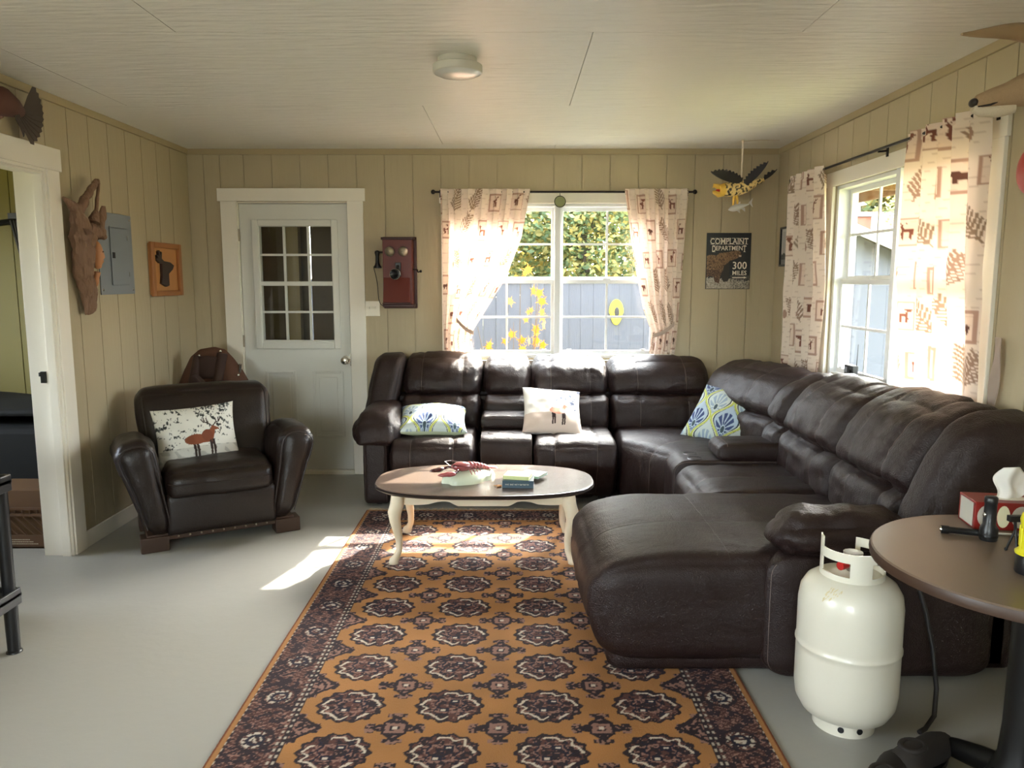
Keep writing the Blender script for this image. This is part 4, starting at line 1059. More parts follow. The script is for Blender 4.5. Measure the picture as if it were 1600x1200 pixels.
# suncatcher hanging from the rod
SCX = AY(875, 315, YB-.085)
S_ = E('suncatcher', 'small round floral glass suncatcher hanging from the back curtain rod', 'ornament', SCX)
mt['sun_glass'] = M('green_cream_glass', (206, 208, 160), .3, col2=(96, 112, 70), vscale=70, trans=.4, pos=(.45, .55))
m = MB(); m.lathe([(.036, -.003), (.038, 0), (.036, .003)], 28, T=XF((0,0,0), rx=PI/2)); obj('disc', m, 'sun_glass', S_, smooth=True)
m = MB(); m.tube([(.040*math.cos(a), 0, .040*math.sin(a)) for a in [2*PI*k/28 for k in range(29)]], .003, 6); obj('rim', m, 'rod', S_, smooth=True)
m = MB(); m.tube([(0, 0, .040), (0, .014, .060)], .0022, 6); obj('hanger', m, 'rod', S_)
# spare tieback hanging at the near edge of the right window
m = MB(); m.grid(lambda a, b: (XR-.026-.006*math.sin(b*9+a*3), 3.035+.05*a+.008*math.sin(b*6), .86+.40*b), 8, 30)
single('curtain_tieback', m, mt['tie'], 'loose printed cloth tieback hanging beside the right window casing', 'tieback', (XR-.026, 3.11, .86), solid=.003)

# ------------------------------------------------------------------ antique telephone
TP = E('wall_telephone', 'antique red wooden crank telephone with two bells on the back wall', 'telephone', (-.845, YB, 1.29))
def tp(n, m, mat, par=TP, **k): return obj(n, m, mat, par, **k)
m = MB(); m.box((-.125, -.022, -.012), (.125, 0, .515)); tp('backboard', m, 'mahog_d', bevel=.004)
m = MB(); m.box((-.112, -.115, .01), (.104, -.022, .50)); tp('cabinet', m, 'mahog', bevel=.004)
m = MB(); m.box((-.122, -.125, .490), (.118, -.0225, .508)); tp('cabinet_top', m, 'mahog_d', bevel=.004)
m = MB(); m.box((-.112, -.150, .0), (.118, -.0225, .022)); tp('base_moulding', m, 'mahog_d', bevel=.004)
m = MB(); m.prism([(-.1155, .03), (-.165, .035), (-.120, .215), (-.1155, .215)], -.108, .085, lambda a, b, d: (d, a, b)); tp('writing_shelf', m, 'mahog', bevel=.003)
m = MB(); m.prism([(-.118, .02), (-.17, .025), (-.17, .032), (-.118, .03)], -.112, .090, lambda a, b, d: (d, a, b)); tp('shelf_lip', m, 'mahog_d')
for x_ in (-.058, .040):
    m = MB(); m.lathe([(.004, .045), (.012, .044), (.026, .036), (.034, .020), (.036, .006), (.034, 0)][::-1], 24, T=XF((x_, -.116, .405), rx=PI/2)); b_ = tp('bell', m, 'bell', smooth=True)
    m = MB(); m.ball((x_, -.163, .405), .006, 10, 6); tp('screw', m, 'bell', b_, smooth=True)
m = MB(); m.box((-.018, -.135, .225), (.022, -.1155, .325)); m.tube([(.002, -.13, .30), (.002, -.165, .275), (-.008, -.20, .245)], .012, 10); tr = tp('transmitter_arm', m, 'black', smooth=False, bevel=.003)
m = MB(); m.lathe([(.020, 0), (.034, .004), (.036, .012), (.022, .022), (.018, .03), (.026, .05), (.030, .054), (.026, .050), (.006, .03)], 24, T=XF((-.010, -.195, .240), rx=PI/2)); mp_ = tp('mouthpiece', m, 'black', smooth=True)
m = MB(); m.tube([(.0375*math.cos(a)-.010, -.204, .240+.0375*math.sin(a)) for a in [2*PI*k/24 for k in range(25)]], .0025, 6); tp('mouthpiece_ring', m, 'chrome', mp_, smooth=True)
m = MB(); m.tube([(-.112, -.07, .40), (-.15, -.075, .40)], .006, 8); m.tube([(-.15, -.095, .405), (-.152, -.075, .40), (-.15, -.055, .405)], .005, 8); tp('switch_hook', m, 'blackmetal', smooth=True)
m = MB(); m.lathe([(.030, 0), (.031, .010), (.020, .022), (.014, .04), (.013, .085), (.016, .10), (.020, .112), (.017, .124), (.006, .13)], 20, (-.158, -.075, .285)); rc = tp('receiver', m, 'black', smooth=True)
m = MB(); pts = []
for k in range(31):
    t = k/30; pts.append((-.185+.072*t+.006*math.sin(t*9), -.075+.01*math.sin(t*5), .285-.275*math.sin(min(t*1.25, 1)*PI/2)**1.0+(.075*max(0, t-.8)/.2)))
m.tube(pts, .0028, 6); tp('receiver_cord', m, 'cordk', smooth=True)
m = MB(); m.tube([(.104, -.07, .275), (.135, -.07, .275)], .005, 8); m.tube([(.135, -.07, .275), (.140, -.07, .255), (.158, -.07, .262)], .005, 8); m.ball((.160, -.07, .262), .010, 10, 6); tp('crank', m, 'blackmetal', smooth=True)
# light switch plate
SW = E('light_switch', 'ivory double light switch plate right of the entry door', 'light switch', (-1.062, YB, 1.275))
m = MB(); m.box((-.058, -.006, -.057), (.058, 0, .057)); obj('plate', m, 'switch', SW, bevel=.003)
for x_ in (-.023, .023):
    m = MB(); m.box((x_-.005, -.016, -.002), (x_+.005, -.0062, .014)); obj('toggle', m, 'switch', SW, bevel=.001)
# ------------------------------------------------------------------ complaint department sign
px0, px1, pz0, pz1 = 1.439, 1.769, 1.421, 1.835
PO = E('wall_sign', 'dark tin sign with a brown bear, reading COMPLAINT DEPARTMENT 300 MILES, beside the back window', 'sign', ((px0+px1)/2, YB, pz0))
m = MB(); m.box((px0, YB-.008, pz0), (px1, YB-.001, pz1)); obj('sign_board', m, 'black', PO, world=True)
nu, nv = 180, 220; u = np.linspace(0, 1, nu); v = np.linspace(0, 1, nv); U, V = np.meshgrid(u, v)
P = Paint(U, V, (34, 36, 38)); n1 = vnoise(P.x, P.y, 40, 21); n2 = vnoise(P.x*2, P.y, 90, 22)
gr = P.y < .20-.06*P.x+.06*(n1-.5); P.put(gr, (184, 176, 160)); P.put(gr & (n2 > .6), (120, 112, 98)); P.put((P.x > .55) & (P.y < .24) & (n2 > .45), (96, 92, 84))
bear = [(0, .60), (.10, .615), (.22, .60), (.30, .65), (.42, .655), (.52, .67), (.62, .685), (.70, .69), (.77, .67), (.80, .62), (.79, .585), (.74, .57), (.68, .54), (.60, .52), (.52, .50), (.47, .44), (.44, .36), (.36, .30), (.32, .20), (.30, .09), (.20, .12), (.16, .22), (.06, .22), (0, .20)]
bm_ = P.pmask(bear); P.put(bm_, (112, 84, 58)); P.put(bm_ & (n2 > .58), (150, 118, 82)); P.put(bm_ & (n1*.5+n2*.5 < .40), (72, 50, 36)); P.put(bm_ & (P.y < .34) & (n2 < .7), (78, 54, 40))
P.poly([(.40, .42), (.52, .48), (.53, .30), (.50, .13), (.40, .12), (.35, .2)], (48, 42, 38)); P.poly([(.74, .615), (.80, .60), (.79, .575), (.74, .58)], (196, 170, 150)); P.ell(.72, .645, .012, .010, (20, 16, 14)); P.ell(.79, .635, .018, .012, (28, 22, 20))
o = gridmesh('sign_print', 'attr_print', lambda U_, V_: (px0+.004+(px1-px0-.008)*U, YB-.0085+0*U, pz0+.004+(pz1-pz0-.008)*V), nu, nv, P.c); o.data.transform(Matrix.Translation(-PO.location)); o.parent = PO
W_ = px1-px0; Hh = pz1-pz0
mt['ink'] = M('cream_lettering', (228, 220, 202), .6)
def lettering(body, cx, zb, h_, width):
    T = Matrix.Translation((cx, YB-.0092, zb)) @ Matrix.Rotation(PI/2, 4, 'X')
    vs, fs = text_geo(body, 1.0, Matrix.Identity(4), 0, .012)
    xs_ = [q.x for q in vs]; ys_ = [q.y for q in vs]; x0, x1, y0, y1 = min(xs_), max(xs_), min(ys_), max(ys_)
    out = [T @ Vector(((q.x-x0)/(x1-x0)*width-width/2, (q.y-y0)/(y1-y0)*h_, 0)) for q in vs]
    o = obj('lettering', (out, fs), 'ink', PO, world=True, flip=False)
    return [q.x for q in out]
def slabs(cx, zb, h_, width, n):
    m = MB()
    for k in range(n):
        xc = cx-width/2+width*(k+.5)/n; w2 = width/n*.40
        for z in (zb, zb+h_): m.box((xc-w2, YB-.0094, z-.0015), (xc+w2, YB-.0090, z+.0015))
    obj('lettering', m, 'ink', PO, world=True)
lettering('COMPLAINT', px0+W_*.505, pz0+Hh*.800, Hh*.105, W_*.86); slabs(px0+W_*.505, pz0+Hh*.800, Hh*.105, W_*.86, 9)
lettering('EPARTMEN', px0+W_*.51, pz0+Hh*.690, Hh*.080, W_*.60);
lettering('D', px0+W_*.165, pz0+Hh*.665, Hh*.110, W_*.080); slabs(px0+W_*.165, pz0+Hh*.665, Hh*.110, W_*.080, 1)
lettering('T', px0+W_*.855, pz0+Hh*.665, Hh*.110, W_*.075); slabs(px0+W_*.855, pz0+Hh*.665, Hh*.11, W_*.06, 1)
lettering('300', px0+W_*.76, pz0+Hh*.355, Hh*.135, W_*.32)
lettering('MILES', px0+W_*.76, pz0+Hh*.250, Hh*.080, W_*.32)
m = MB(); m.add([(px0+W_*.60, YB-.0093, pz0+Hh*.198), (px0+W_*.86, YB-.0093, pz0+Hh*.198), (px0+W_*.86, YB-.0093, pz0+Hh*.187), (px0+W_*.93, YB-.0093, pz0+Hh*.206), (px0+W_*.86, YB-.0093, pz0+Hh*.225), (px0+W_*.86, YB-.0093, pz0+Hh*.214), (px0+W_*.60, YB-.0093, pz0+Hh*.214)], [(0,1,2,3,4,5,6)]); obj('arrow', m, 'ink', PO, world=True)
# ------------------------------------------------------------------ framed photograph on the right wall
FP = E('framed_photograph', 'thin black framed black and white photograph on the right wall beside the far curtain', 'picture', (XR, 5.50, 1.585))
fy0, fy1, fz0, fz1 = 5.335, 5.67, 1.585, 1.865
m = MB()
for a, b, p, q in ((fy0, fy0+.014, fz0, fz1), (fy1-.014, fy1, fz0, fz1), (fy0+.014, fy1-.014, fz0, fz0+.014), (fy0+.014, fy1-.014, fz1-.014, fz1)): pbox(m, mapR, a, b, p, q, -.022, -.001)
obj('frame', m, 'black', FP, world=True)
nu, nv = 90, 80; U, V = np.meshgrid(np.linspace(0, 1, nu), np.linspace(0, 1, nv)); P = Paint(U, V, (196, 194, 188)); n1 = vnoise(P.x, P.y, 22, 31); n2 = vnoise(P.x, P.y, 60, 32)
P.put((P.y < .92) & (P.x > .08) & (P.x < .92) & (P.y > .08), (176, 174, 170)); land = (P.y < .20+.30*(1-P.x)+.10*n1) & (P.y > .10) & (P.x > .05); P.put(land, (70, 70, 68)); P.put(land & (n2 > .55), (30, 30, 30)); P.put((P.y < .14), (120, 120, 118))
o = gridmesh('photo_print', 'attr_print', lambda U_, V_: (XR-.010+0*U, fy0+.012+(fy1-fy0-.024)*U, fz0+.012+(fz1-fz0-.024)*V), nu, nv, P.c); o.data.transform(Matrix.Translation(-FP.location)); o.parent = FP
# ------------------------------------------------------------------ hanging carved eagle with fish
EY = 5.43
EA = E('hanging_carved_eagle', 'carved wooden eagle with black wings hanging by twine from the ceiling near the corner', 'carving', (AZ(1158, 218, ZC).x, EY, 2.05))
def ep(u, v, dy=0): return AY(u, v, EY)+Vector((0, dy, 0))
cordtop = AZ(1158, 218, ZC); b0 = ep(1158, 283)
m = MB(); m.tube([(b0.x, EY, b0.z), (b0.x+.002, EY, (b0.z+ZC)/2), (b0.x, EY, ZC-.001)], .0065, 8); obj('twine', m, 'cord', EA, world=True, smooth=True)
m = MB(); m.ball((b0.x, EY, ZC-.012), (.012, .012, .010), 10, 6); m.tube([(b0.x, EY, ZC-.012), (b0.x+.12, EY+.0, ZC-.004), (b0.x+.25, EY, ZC-.006)], .002, 5); obj('knot', m, 'cord', EA, world=True, smooth=True)
p0, p1 = ep(1124, 297), ep(1193, 281); n = 18; vs_ = []; rs = []
n = 70
for k in range(n+1):
    t = k/n; q = p0.lerp(p1, t); q.z += -.015*math.sin(t*PI); vs_.append(q); rs.append(.018+.034*math.sin(min(1, (t+.12)*1.05)*PI)**.7 if t < .95 else .014)
body = MB(); body.tube(vs_, rs, 40)
bo = obj('body', body, 'attr_print', EA, world=True, smooth=True)
bc = []
for q in body.v:
    t_ = (q[0]-p0.x)/(p1.x-p0.x); s_ = mnoise.noise(Vector(q)*62)+.4*mnoise.noise(Vector(q)*120)
    bc.append(lin((38, 32, 28)) if (s_ > .16 and .10 < t_ < .97) else (lin((226, 196, 128)) if t_ > .12 else lin((222, 178, 70))))
setcols(bo.data, np.array(bc))
bk = ep(1116, 294); hd = ep(1127, 298)
for sgn, mat_ in ((1, 'eagle_y'), (-1, 'eagle_y')):
    m = MB(); m.tube([hd+Vector((.02, 0, .016*sgn)), hd+Vector((-.02, 0, .026*sgn)), bk+Vector((-.004, 0, .022*sgn-.004)), bk+Vector((-.010, 0, .010*sgn-.008))], [.020, .020, .013, .003], 12); obj('beak', m, mat_, EA, world=True, smooth=True)
m = MB(); m.ball(hd+Vector((-.018, 0, 0)), (.024, .014, .012), 12, 8); obj('mouth', m, 'red', EA, world=True, smooth=True)
for s in (-1, 1):
    m = MB(); m.ball(hd+Vector((.012, s*.020, .022)), .006, 8, 6); obj('eye', m, 'black', EA, world=True, smooth=True)
def wing(root, tip, wid, dy, name='wing', teeth=9):
    r0 = Vector(root); t0 = Vector(tip); ax = (t0-r0); L_ = ax.length; ax.normalize(); nn = Vector((0, .55*(1 if dy > 0 else -1), .85)); sd = ax.cross(Vector((0, 1, 0))).normalized()
    if sd.z < 0: sd = -sd
    up = []; lo = []
    for k in range(teeth*2+1):
        t = k/(teeth*2); wv = wid*(math.sin(min(1, t*.85+.14)*PI)**.7 if t < .98 else .10); jag = .012 if k % 2 else 0
        up.append(r0+ax*L_*t+sd*(wv*.62-jag)); lo.append(r0+ax*L_*t-sd*wv*.40)
    poly = up+lo[::-1]; nrm = ax.cross(sd).normalized()*.005; n_ = len(poly)
    vs = [p-nrm for p in poly]+[p+nrm for p in poly]; fs = [tuple(range(n_))[::-1], tuple(range(n_, 2*n_))]+[(i, (i+1) % n_, n_+(i+1) % n_, n_+i) for i in range(n_)]
    obj(name, (vs, fs), 'eagle_k', EA, world=True)
wing(ep(1157, 284, -.03), ep(1103, 273, -.14), .075, -1)
wing(ep(1160, 290, -.035), ep(1188, 258, -.16), .060, 1)
wing(ep(1191, 281, 0), ep(1215, 264, .02), .035, 1, 'tail', 4)
for dx in (-.012, .014):
    m = MB(); a_ = ep(1149, 304); m.tube([a_+Vector((dx*.4, 0, .01)), a_+Vector((dx, 0, -.04)), a_+Vector((dx*1.2, 0, -.075))], [.012, .009, .004], 8); obj('foot', m, 'eagle_y', EA, world=True, smooth=True)
FI = EA
f0, f1 = ep(1138, 328), ep(1170, 319); m = MB(); pts = [f0.lerp(f1, k/10) for k in range(11)]
m.tube(pts, [.004, .014, .020, .023, .023, .021, .018, .014, .010, .007, .006], 14); fb = obj('fish_body', m, 'fish', EA, world=True, smooth=True)
ftl = ep(1172, 317); m = MB(); m.prism([(ftl.x-.012, ftl.z), (ftl.x+.016, ftl.z+.032), (ftl.x+.010, ftl.z), (ftl.x+.018, ftl.z-.028)], EY-.003, EY+.003, lambda a, b, d: (a, d, b)); obj('fish_tail', m, 'fish', fb, world=True)
for t, sg in ((.45, 1), (.45, -1), (.7, -1)):
    q = f0.lerp(f1, t); m = MB(); m.prism([(q.x-.016, q.z+sg*.016), (q.x+.014, q.z+sg*.014), (q.x+.018, q.z+sg*.040)], EY-.002, EY+.002, lambda a, b, d: (a, d, b)); obj('fish_fin', m, 'fish', fb, world=True)
# ------------------------------------------------------------------ ceiling lamp
CL = E('ceiling_lamp', 'round white flush ceiling lamp, unlit', 'ceiling lamp', (-.243, 3.49, ZC-.075))
m = MB(); m.lathe([(.085, .045), (.085, .0745)], 36); obj('mounting_ring', m, 'lampbase', CL, smooth=True)
m = MB(); m.lathe([(.104, .012), (.108, .016), (.108, .044), (.104, .047)], 48); obj('rim', m, 'lampbase', CL, smooth=True)
m = MB(); m.lathe([(.002, -.002), (.05, 0), (.085, .004), (.101, .012), (.101, .02)], 48); obj('diffuser', m, 'lens', CL, smooth=True)
# ------------------------------------------------------------------ left wall: driftwood carving, breaker panel, plaque
def WL(u, v, off=0.): return AX(u, v, XL+off)
DW = E('driftwood_carving', 'tall twisted driftwood wall carving with a carved face, beside the doorway', 'carving', WL(125, 400))
def dtube(name, spec, mat='drift', par=DW, seg=26):
    """spec: (u,v,off,r) along the piece"""
    m = MB(); pts = []; rs = []
    n = len(spec)
    for i in range(n-1):
        for k in range(12):
            t = k/12; a, b = spec[i], spec[i+1]; p = WL(a[0]+(b[0]-a[0])*t, a[1]+(b[1]-a[1])*t, a[2]+(b[2]-a[2])*t); r_ = a[3]+(b[3]-a[3])*t
            p += Vector((0, .006*mnoise.noise(p*9), .004*mnoise.noise(p*11))); pts.append(p); rs.append(r_*(1+.14*mnoise.noise(p*16)))
    pts.append(WL(*spec[-1][:3])); rs.append(spec[-1][3]); m.tube(pts, rs, seg)
    vs = []
    for k, p in enumerate(m.v):
        q = Vector(p); nn = mnoise.noise(Vector((q.x*34, q.y*44, q.z*7)))*1.5+.6*mnoise.noise(Vector((q.x*80, q.y*90, q.z*24))); c0 = pts[min(k//seg, len(pts)-1)]; q += (q-c0)*nn*.26; q.x = max(q.x, XL+.002); vs.append(q)
    return obj(name, (vs, m.f), mat, par, smooth=True, world=True)
dtube('trunk', [(117, 326, .05, .030), (121, 345, .055, .045), (127, 368, .06, .064), (129, 392, .065, .060), (132, 425, .06, .050), (137, 455, .05, .042), (140, 486, .035, .028)])
dtube('branch', [(122, 345, .05, .034), (116, 326, .05, .030), (108, 318, .05, .018), (98, 309, .05, .006)])
dtube('branch', [(121, 333, .06, .026), (129, 316, .07, .024), (139, 300, .07, .020), (150, 283, .07, .015), (153, 286, .07, .011), (151, 306, .07, .009), (149, 328, .07, .012), (145, 350, .08, .034)])
dtube('branch', [(148, 368, .09, .034), (157, 348, .09, .022), (160, 334, .09, .018), (161, 322, .09, .010)])
dtube('hair', [(136, 356, .09, .034), (147, 362, .10, .038), (158, 362, .10, .026), (163, 372, .10, .014)])
for uu, vv in ((134, 491), (139, 488), (146, 487)):
    dtube('root_tip', [(uu-1, 455, .045, .020), (uu, 475, .04, .014), (uu, vv, .035, .005)], seg=10)
# the carved face, turned towards the window side
fc = WL(150, 398, .075); m = MB()
m.ball((0, 0, 0), (.036, .036, .078), 24, 18); fv = []
for p in m.v:
    q = Vector(p); n_ = q.normalized() if q.length else q
    fx = q.x
    if q.y > 0 or q.x > 0:
        f_ = Vector((.55, .83, 0)); a = q.dot(f_); side = q.dot(Vector((.83, -.55, 0)))
        if a > 0:
            if abs(side) < .012 and -.022 < q.z < .022: q += f_*.020*(1-abs(side)/.012)*(.4+.6*(.022-q.z)/.044)
            if abs(abs(side)-.020) < .010 and .008 < q.z < .026: q -= f_*.006
            if abs(side) < .018 and -.042 < q.z < -.032: q += f_*.005
            if q.z < -.06: q += f_*.006
    fv.append(q+fc)
obj('carved_face', (fv, m.f), 'flesh', DW, smooth=True, world=True)
for sd in (-1, 1):
    m = MB(); f_ = Vector((.55, .83, 0)); s_ = Vector((.83, -.55, 0)); m.ball(fc+f_*.0285+s_*(.016*sd)+Vector((0, 0, .017)), (.008, .006, .004), 10, 6); obj('eye', m, 'drift', DW, smooth=True, world=True)
m = MB(); f_ = Vector((.55, .83, 0)); m.ball(fc+f_*.028+Vector((0, 0, -.036)), (.014, .010, .005), 12, 6); obj('lips', m, 'oak', DW, smooth=True, world=True)
dtube('neck', [(150, 425, .07, .022), (149, 440, .06, .020), (147, 452, .05, .012)], 'flesh')
# breaker panel
BP = E('breaker_panel', 'grey steel electrical breaker panel between the driftwood and the plaque', 'electrical panel', (XL, 4.69, 1.40))
by0, by1, bz0, bz1 = 4.49, 4.89, 1.402, 1.883
m = MB(); pbox(m, mapL, by0, by1, bz0, bz1, -.008, -.0005); obj('cover_plate', m, 'steel', BP, world=True, bevel=.002)
m = MB(); pbox(m, mapL, by0+.125, by1-.075, bz0+.055, bz1-.085, -.016, -.0085); dr = obj('panel_door', m, 'steel', BP, world=True, bevel=.003)
m = MB(); pbox(m, mapL, by0+.135, by0+.165, bz0+.215, bz0+.250, -.019, -.0165); obj('door_latch', m, 'blackmetal', dr, world=True, bevel=.002)
m = MB(); pbox(m, mapL, by0+.13, by1-.08, bz1-.083, bz1-.077, -.012, -.0085); obj('door_hinge', m, 'steel', BP, world=True)
for z_ in (bz0+.12, bz1-.14):
    m = MB(); pbox(m, mapL, by1-.074, by1-.068, z_-.014, z_+.014, -.014, -.0085); obj('door_hinge', m, 'chrome', BP, world=True)
for a in (by0+.022, by1-.022):
    for z_ in (bz0+.028, bz1-.028):
        m = MB(); m.ball((XL+.008, a, z_), (.004, .008, .008), 10, 6); obj('screw', m, 'chrome', BP, smooth=True, world=True)
# carved moose plaque in an oak frame
PQ = E('wooden_plaque', 'small orange oak framed plaque with a dark carved moose head silhouette', 'picture', (XL, 5.32, 1.38))
qy0, qy1, qz0, qz1 = 5.095, 5.55, 1.38, 1.738
m = MB(); pbox(m, mapL, qy0+.01, qy1-.01, qz0+.01, qz1-.01, -.012, -.001); obj('backboard', m, 'oak2', PQ, world=True)
for a, b, p, q in ((qy0, qy0+.045, qz0, qz1), (qy1-.045, qy1, qz0, qz1), (qy0+.045, qy1-.045, qz0, qz0+.036), (qy0+.045, qy1-.045, qz1-.036, qz1)):
    m = MB(); pbox(m, mapL, a, b, p, q, -.034, -.0125); obj('frame_rail', m, 'oak', PQ, world=True, bevel=.004)
def pq(u, v): q = AX(u, v, XL+.013); return (q.y, q.z)
head = [(249, 412), (253, 408), (262, 410), (268, 415), (266, 421), (260, 428), (261, 446), (257, 448), (249, 443), (250, 430)]
ant = [(250, 412), (246, 411), (240, 405), (240, 402.5), (243, 404), (241, 399), (242.5, 398), (244.5, 401), (243, 393), (245, 391), (246.5, 399), (247, 393), (249, 394), (248.5, 404), (253, 409)]
for nm, pl in (('moose_head', head), ('moose_antler', ant)):
    m = MB(); m.prism([pq(*q) for q in pl], XL+.0125, XL+.030, lambda a, b, d: (d, a, b)); obj(nm, m, 'walnut', PQ, world=True, bevel=.0006)
# mounted game bird above the doorway
GB = E('mounted_game_bird', 'mounted game bird with dark fanned tail above the left doorway, cut by photo edge', 'taxidermy', (XL+.10, 3.62, 2.20))
m = MB(); m.tube([(XL+.07, 3.42, 2.24), (XL+.10, 3.48, 2.26), (XL+.12, 3.55, 2.275), (XL+.10, 3.64, 2.275), (XL+.07, 3.75, 2.275)], [.02, .055, .065, .050, .03], 16); obj('body', m, 'rust', GB, smooth=True, world=True)
m = MB(); m.ball((XL+.08, 3.39, 2.22), (.028, .034, .028), 14, 10); m.tube([(XL+.085, 3.365, 2.22), (XL+.09, 3.34, 2.21)], [.008, .001], 8); obj('head', m, 'rust', GB, smooth=True, world=True)
for k in range(11):
    a = -.9+1.8*k/10; L_ = .19
    r0 = Vector((XL+.06+.003*k, 3.75, 2.275)); d_ = Vector((0, math.cos(a), math.sin(a)*.9)); s_ = Vector((0, -d_.z, d_.y))
    pl = [r0, r0+d_*L_*.5+s_*.016, r0+d_*L_*.9+s_*.020, r0+d_*L_, r0+d_*L_*.9-s_*.020, r0+d_*L_*.5-s_*.016]
    n_ = Vector((.0012, 0, 0)); vs = [p-n_ for p in pl]+[p+n_ for p in pl]; fs = [tuple(range(6))[::-1], tuple(range(6, 12))]+[(i, (i+1) % 6, 6+(i+1) % 6, 6+i) for i in range(6)]
    obj('tail_feather', (vs, fs), 'feather', GB, world=True)
for k in range(6):
    a = -.9-.12*k; r0 = Vector((XL+.13, 3.60+.01*k, 2.26)); d_ = Vector((.1, math.cos(a)*.9, math.sin(a))).normalized(); s_ = Vector((0, -d_.z, d_.y))
    pl = [r0, r0+d_*.06+s_*.012, r0+d_*.12, r0+d_*.06-s_*.012]; n_ = Vector((.0012, 0, 0)); vs = [p-n_ for p in pl]+[p+n_ for p in pl]
    obj('wing_feather', (vs, [(3,2,1,0), (4,5,6,7), (0,1,5,4), (1,2,6,5), (2,3,7,6), (3,0,4,7)]), 'feather', GB, world=True)
m = MB(); m.tube([(XL+.001, 3.54, 2.185), (XL+.06, 3.55, 2.19), (XL+.12, 3.55, 2.215)], [.016, .014, .012], 8); obj('perch', m, 'drift', GB, world=True, smooth=True)
# ------------------------------------------------------------------ right wall: mounted deer, red ornament
MD = E('mounted_deer_head', 'mounted tan deer head with antlers on the right wall, cut by photo edge', 'taxidermy', (XR, 2.50, 1.95))
tipm = AX(1522, 163, 1.50)
def shp(pts, rs, sy=1., seg=20):
    m = MB(); m.tube(pts, rs, seg); return m
b = tipm
m = shp([b+Vector((0, 0, 0)), b+Vector((.012, 0, .004)), b+Vector((.05, -.004, .014)), b+Vector((.10, -.01, .026)), b+Vector((.16, -.02, .045)), b+Vector((.24, -.03, .055)), b+Vector((.31, -.04, .035)), b+Vector((.38, -.05, -.02)), (XR-.004, b.y-.06, b.z-.10)], [.016, .026, .033, .040, .055, .068, .072, .082, .115]); obj('head', m, 'fur', MD, smooth=True, world=True)
m = shp([b+Vector((-.006, 0, -.012)), b+Vector((.02, 0, -.020)), b+Vector((.07, -.005, -.020)), b+Vector((.12, -.01, -.012))], [.012, .020, .024, .020]); obj('muzzle', m, 'furw', MD, smooth=True, world=True)
m = MB(); m.ball(b+Vector((-.004, 0, .004)), (.013, .020, .014), 14, 10); obj('nose', m, 'nose', MD, smooth=True, world=True)
m = MB(); m.tube([b+Vector((.0, -.020, -.012)), b+Vector((.035, -.028, -.008)), b+Vector((.065, -.033, .004))], [.002, .004, .002], 6); obj('mouth_line', m, 'nose', MD, smooth=True, world=True)
for s in (-1, 1):
    m = MB(); m.ball(b+Vector((.20, -.025+s*.062, .075)), .013, 12, 8); obj('eye', m, 'nose', MD, smooth=True, world=True)
    m = MB(); m.ball((0, 0, 0), (.018, .085, .036), 14, 10, XF(b+Vector((.32, -.04+s*.13, .08)), s*.3)); obj('ear', m, 'fur', MD, smooth=True, world=True)
    base = b+Vector((.27, -.035+s*.035, .105))
    tipa = AX(1502, 54, 1.33) if s > 0 else Vector((1.74, 2.16, 2.36))
    mid = Vector((1.74, base.y+s*.05, 2.34)); mid2 = Vector((1.52, (base.y+tipa.y)/2+s*.02, 2.245)) if s > 0 else Vector((1.70, 2.3, 2.40))
    pts = []
    for k in range(16):
        t = k/15; pts.append(base*(1-t)**3+mid*3*t*(1-t)**2+mid2*3*t*t*(1-t)+tipa*t**3)
    m = MB(); m.tube(pts, [.040-.036*(k/15)**1.6 for k in range(16)], 12); an = obj('antler', m, 'antler', MD, smooth=True, world=True)
    q = pts[6]; m = MB(); m.tube([q, q+Vector((.02, .0, .05)), q+Vector((.01, 0, .09))], [.014, .010, .003], 10); obj('antler_tine', m, 'antler', an, smooth=True, world=True)
m = MB(); m.prism([(b.y-.06+.13*math.cos(a), b.z-.10+.17*math.sin(a)) for a in [2*PI*k/24 for k in range(24)]], XR-.02, XR-.0005, lambda a_, b_, d: (d, a_, b_)); obj('mount_board', m, 'wood_dk', MD, world=True, bevel=.004)
RO = AX(1589, 270, XR-.03); m = MB(); m.ball((0, 0, 0), (.028, .095, .095), 24, 14)
o = single('wall_ornament', m, 'red', 'rounded glossy red wall ornament at the right photo edge', 'ornament', (0,0,0), smooth=True); o.location = (XR-.030, RO.y-.095, RO.z)
# ------------------------------------------------------------------ weather radio on the right window sill
ra = AX(1325, 583, XR-.03)
RD = E('sill_radio', 'small black radio with thin antenna on the right window sill', 'radio', (XR-.022, 4.37, .888), RZ)
m = MB(); m.box((-.055, -.018, 0), (.055, .018, .118)); obj('case', m, 'black', RD, bevel=.005)
m = MB(); m.box((-.048, -.020, .075), (-.012, -.0185, .105)); obj('display', m, 'steel', RD)
m = MB(); m.lathe([(.011, 0), (.010, .008)], 14, T=XF((.028, -.018, .085), rx=PI/2)); obj('dial', m, 'blackmetal', RD, smooth=True)
m = MB(); m.tube([(.044, .010, .117), (.046, .010, .16), (.050, .010, .24)], [.003, .002, .0015], 8); obj('antenna', m, 'blackmetal', RD, smooth=True)
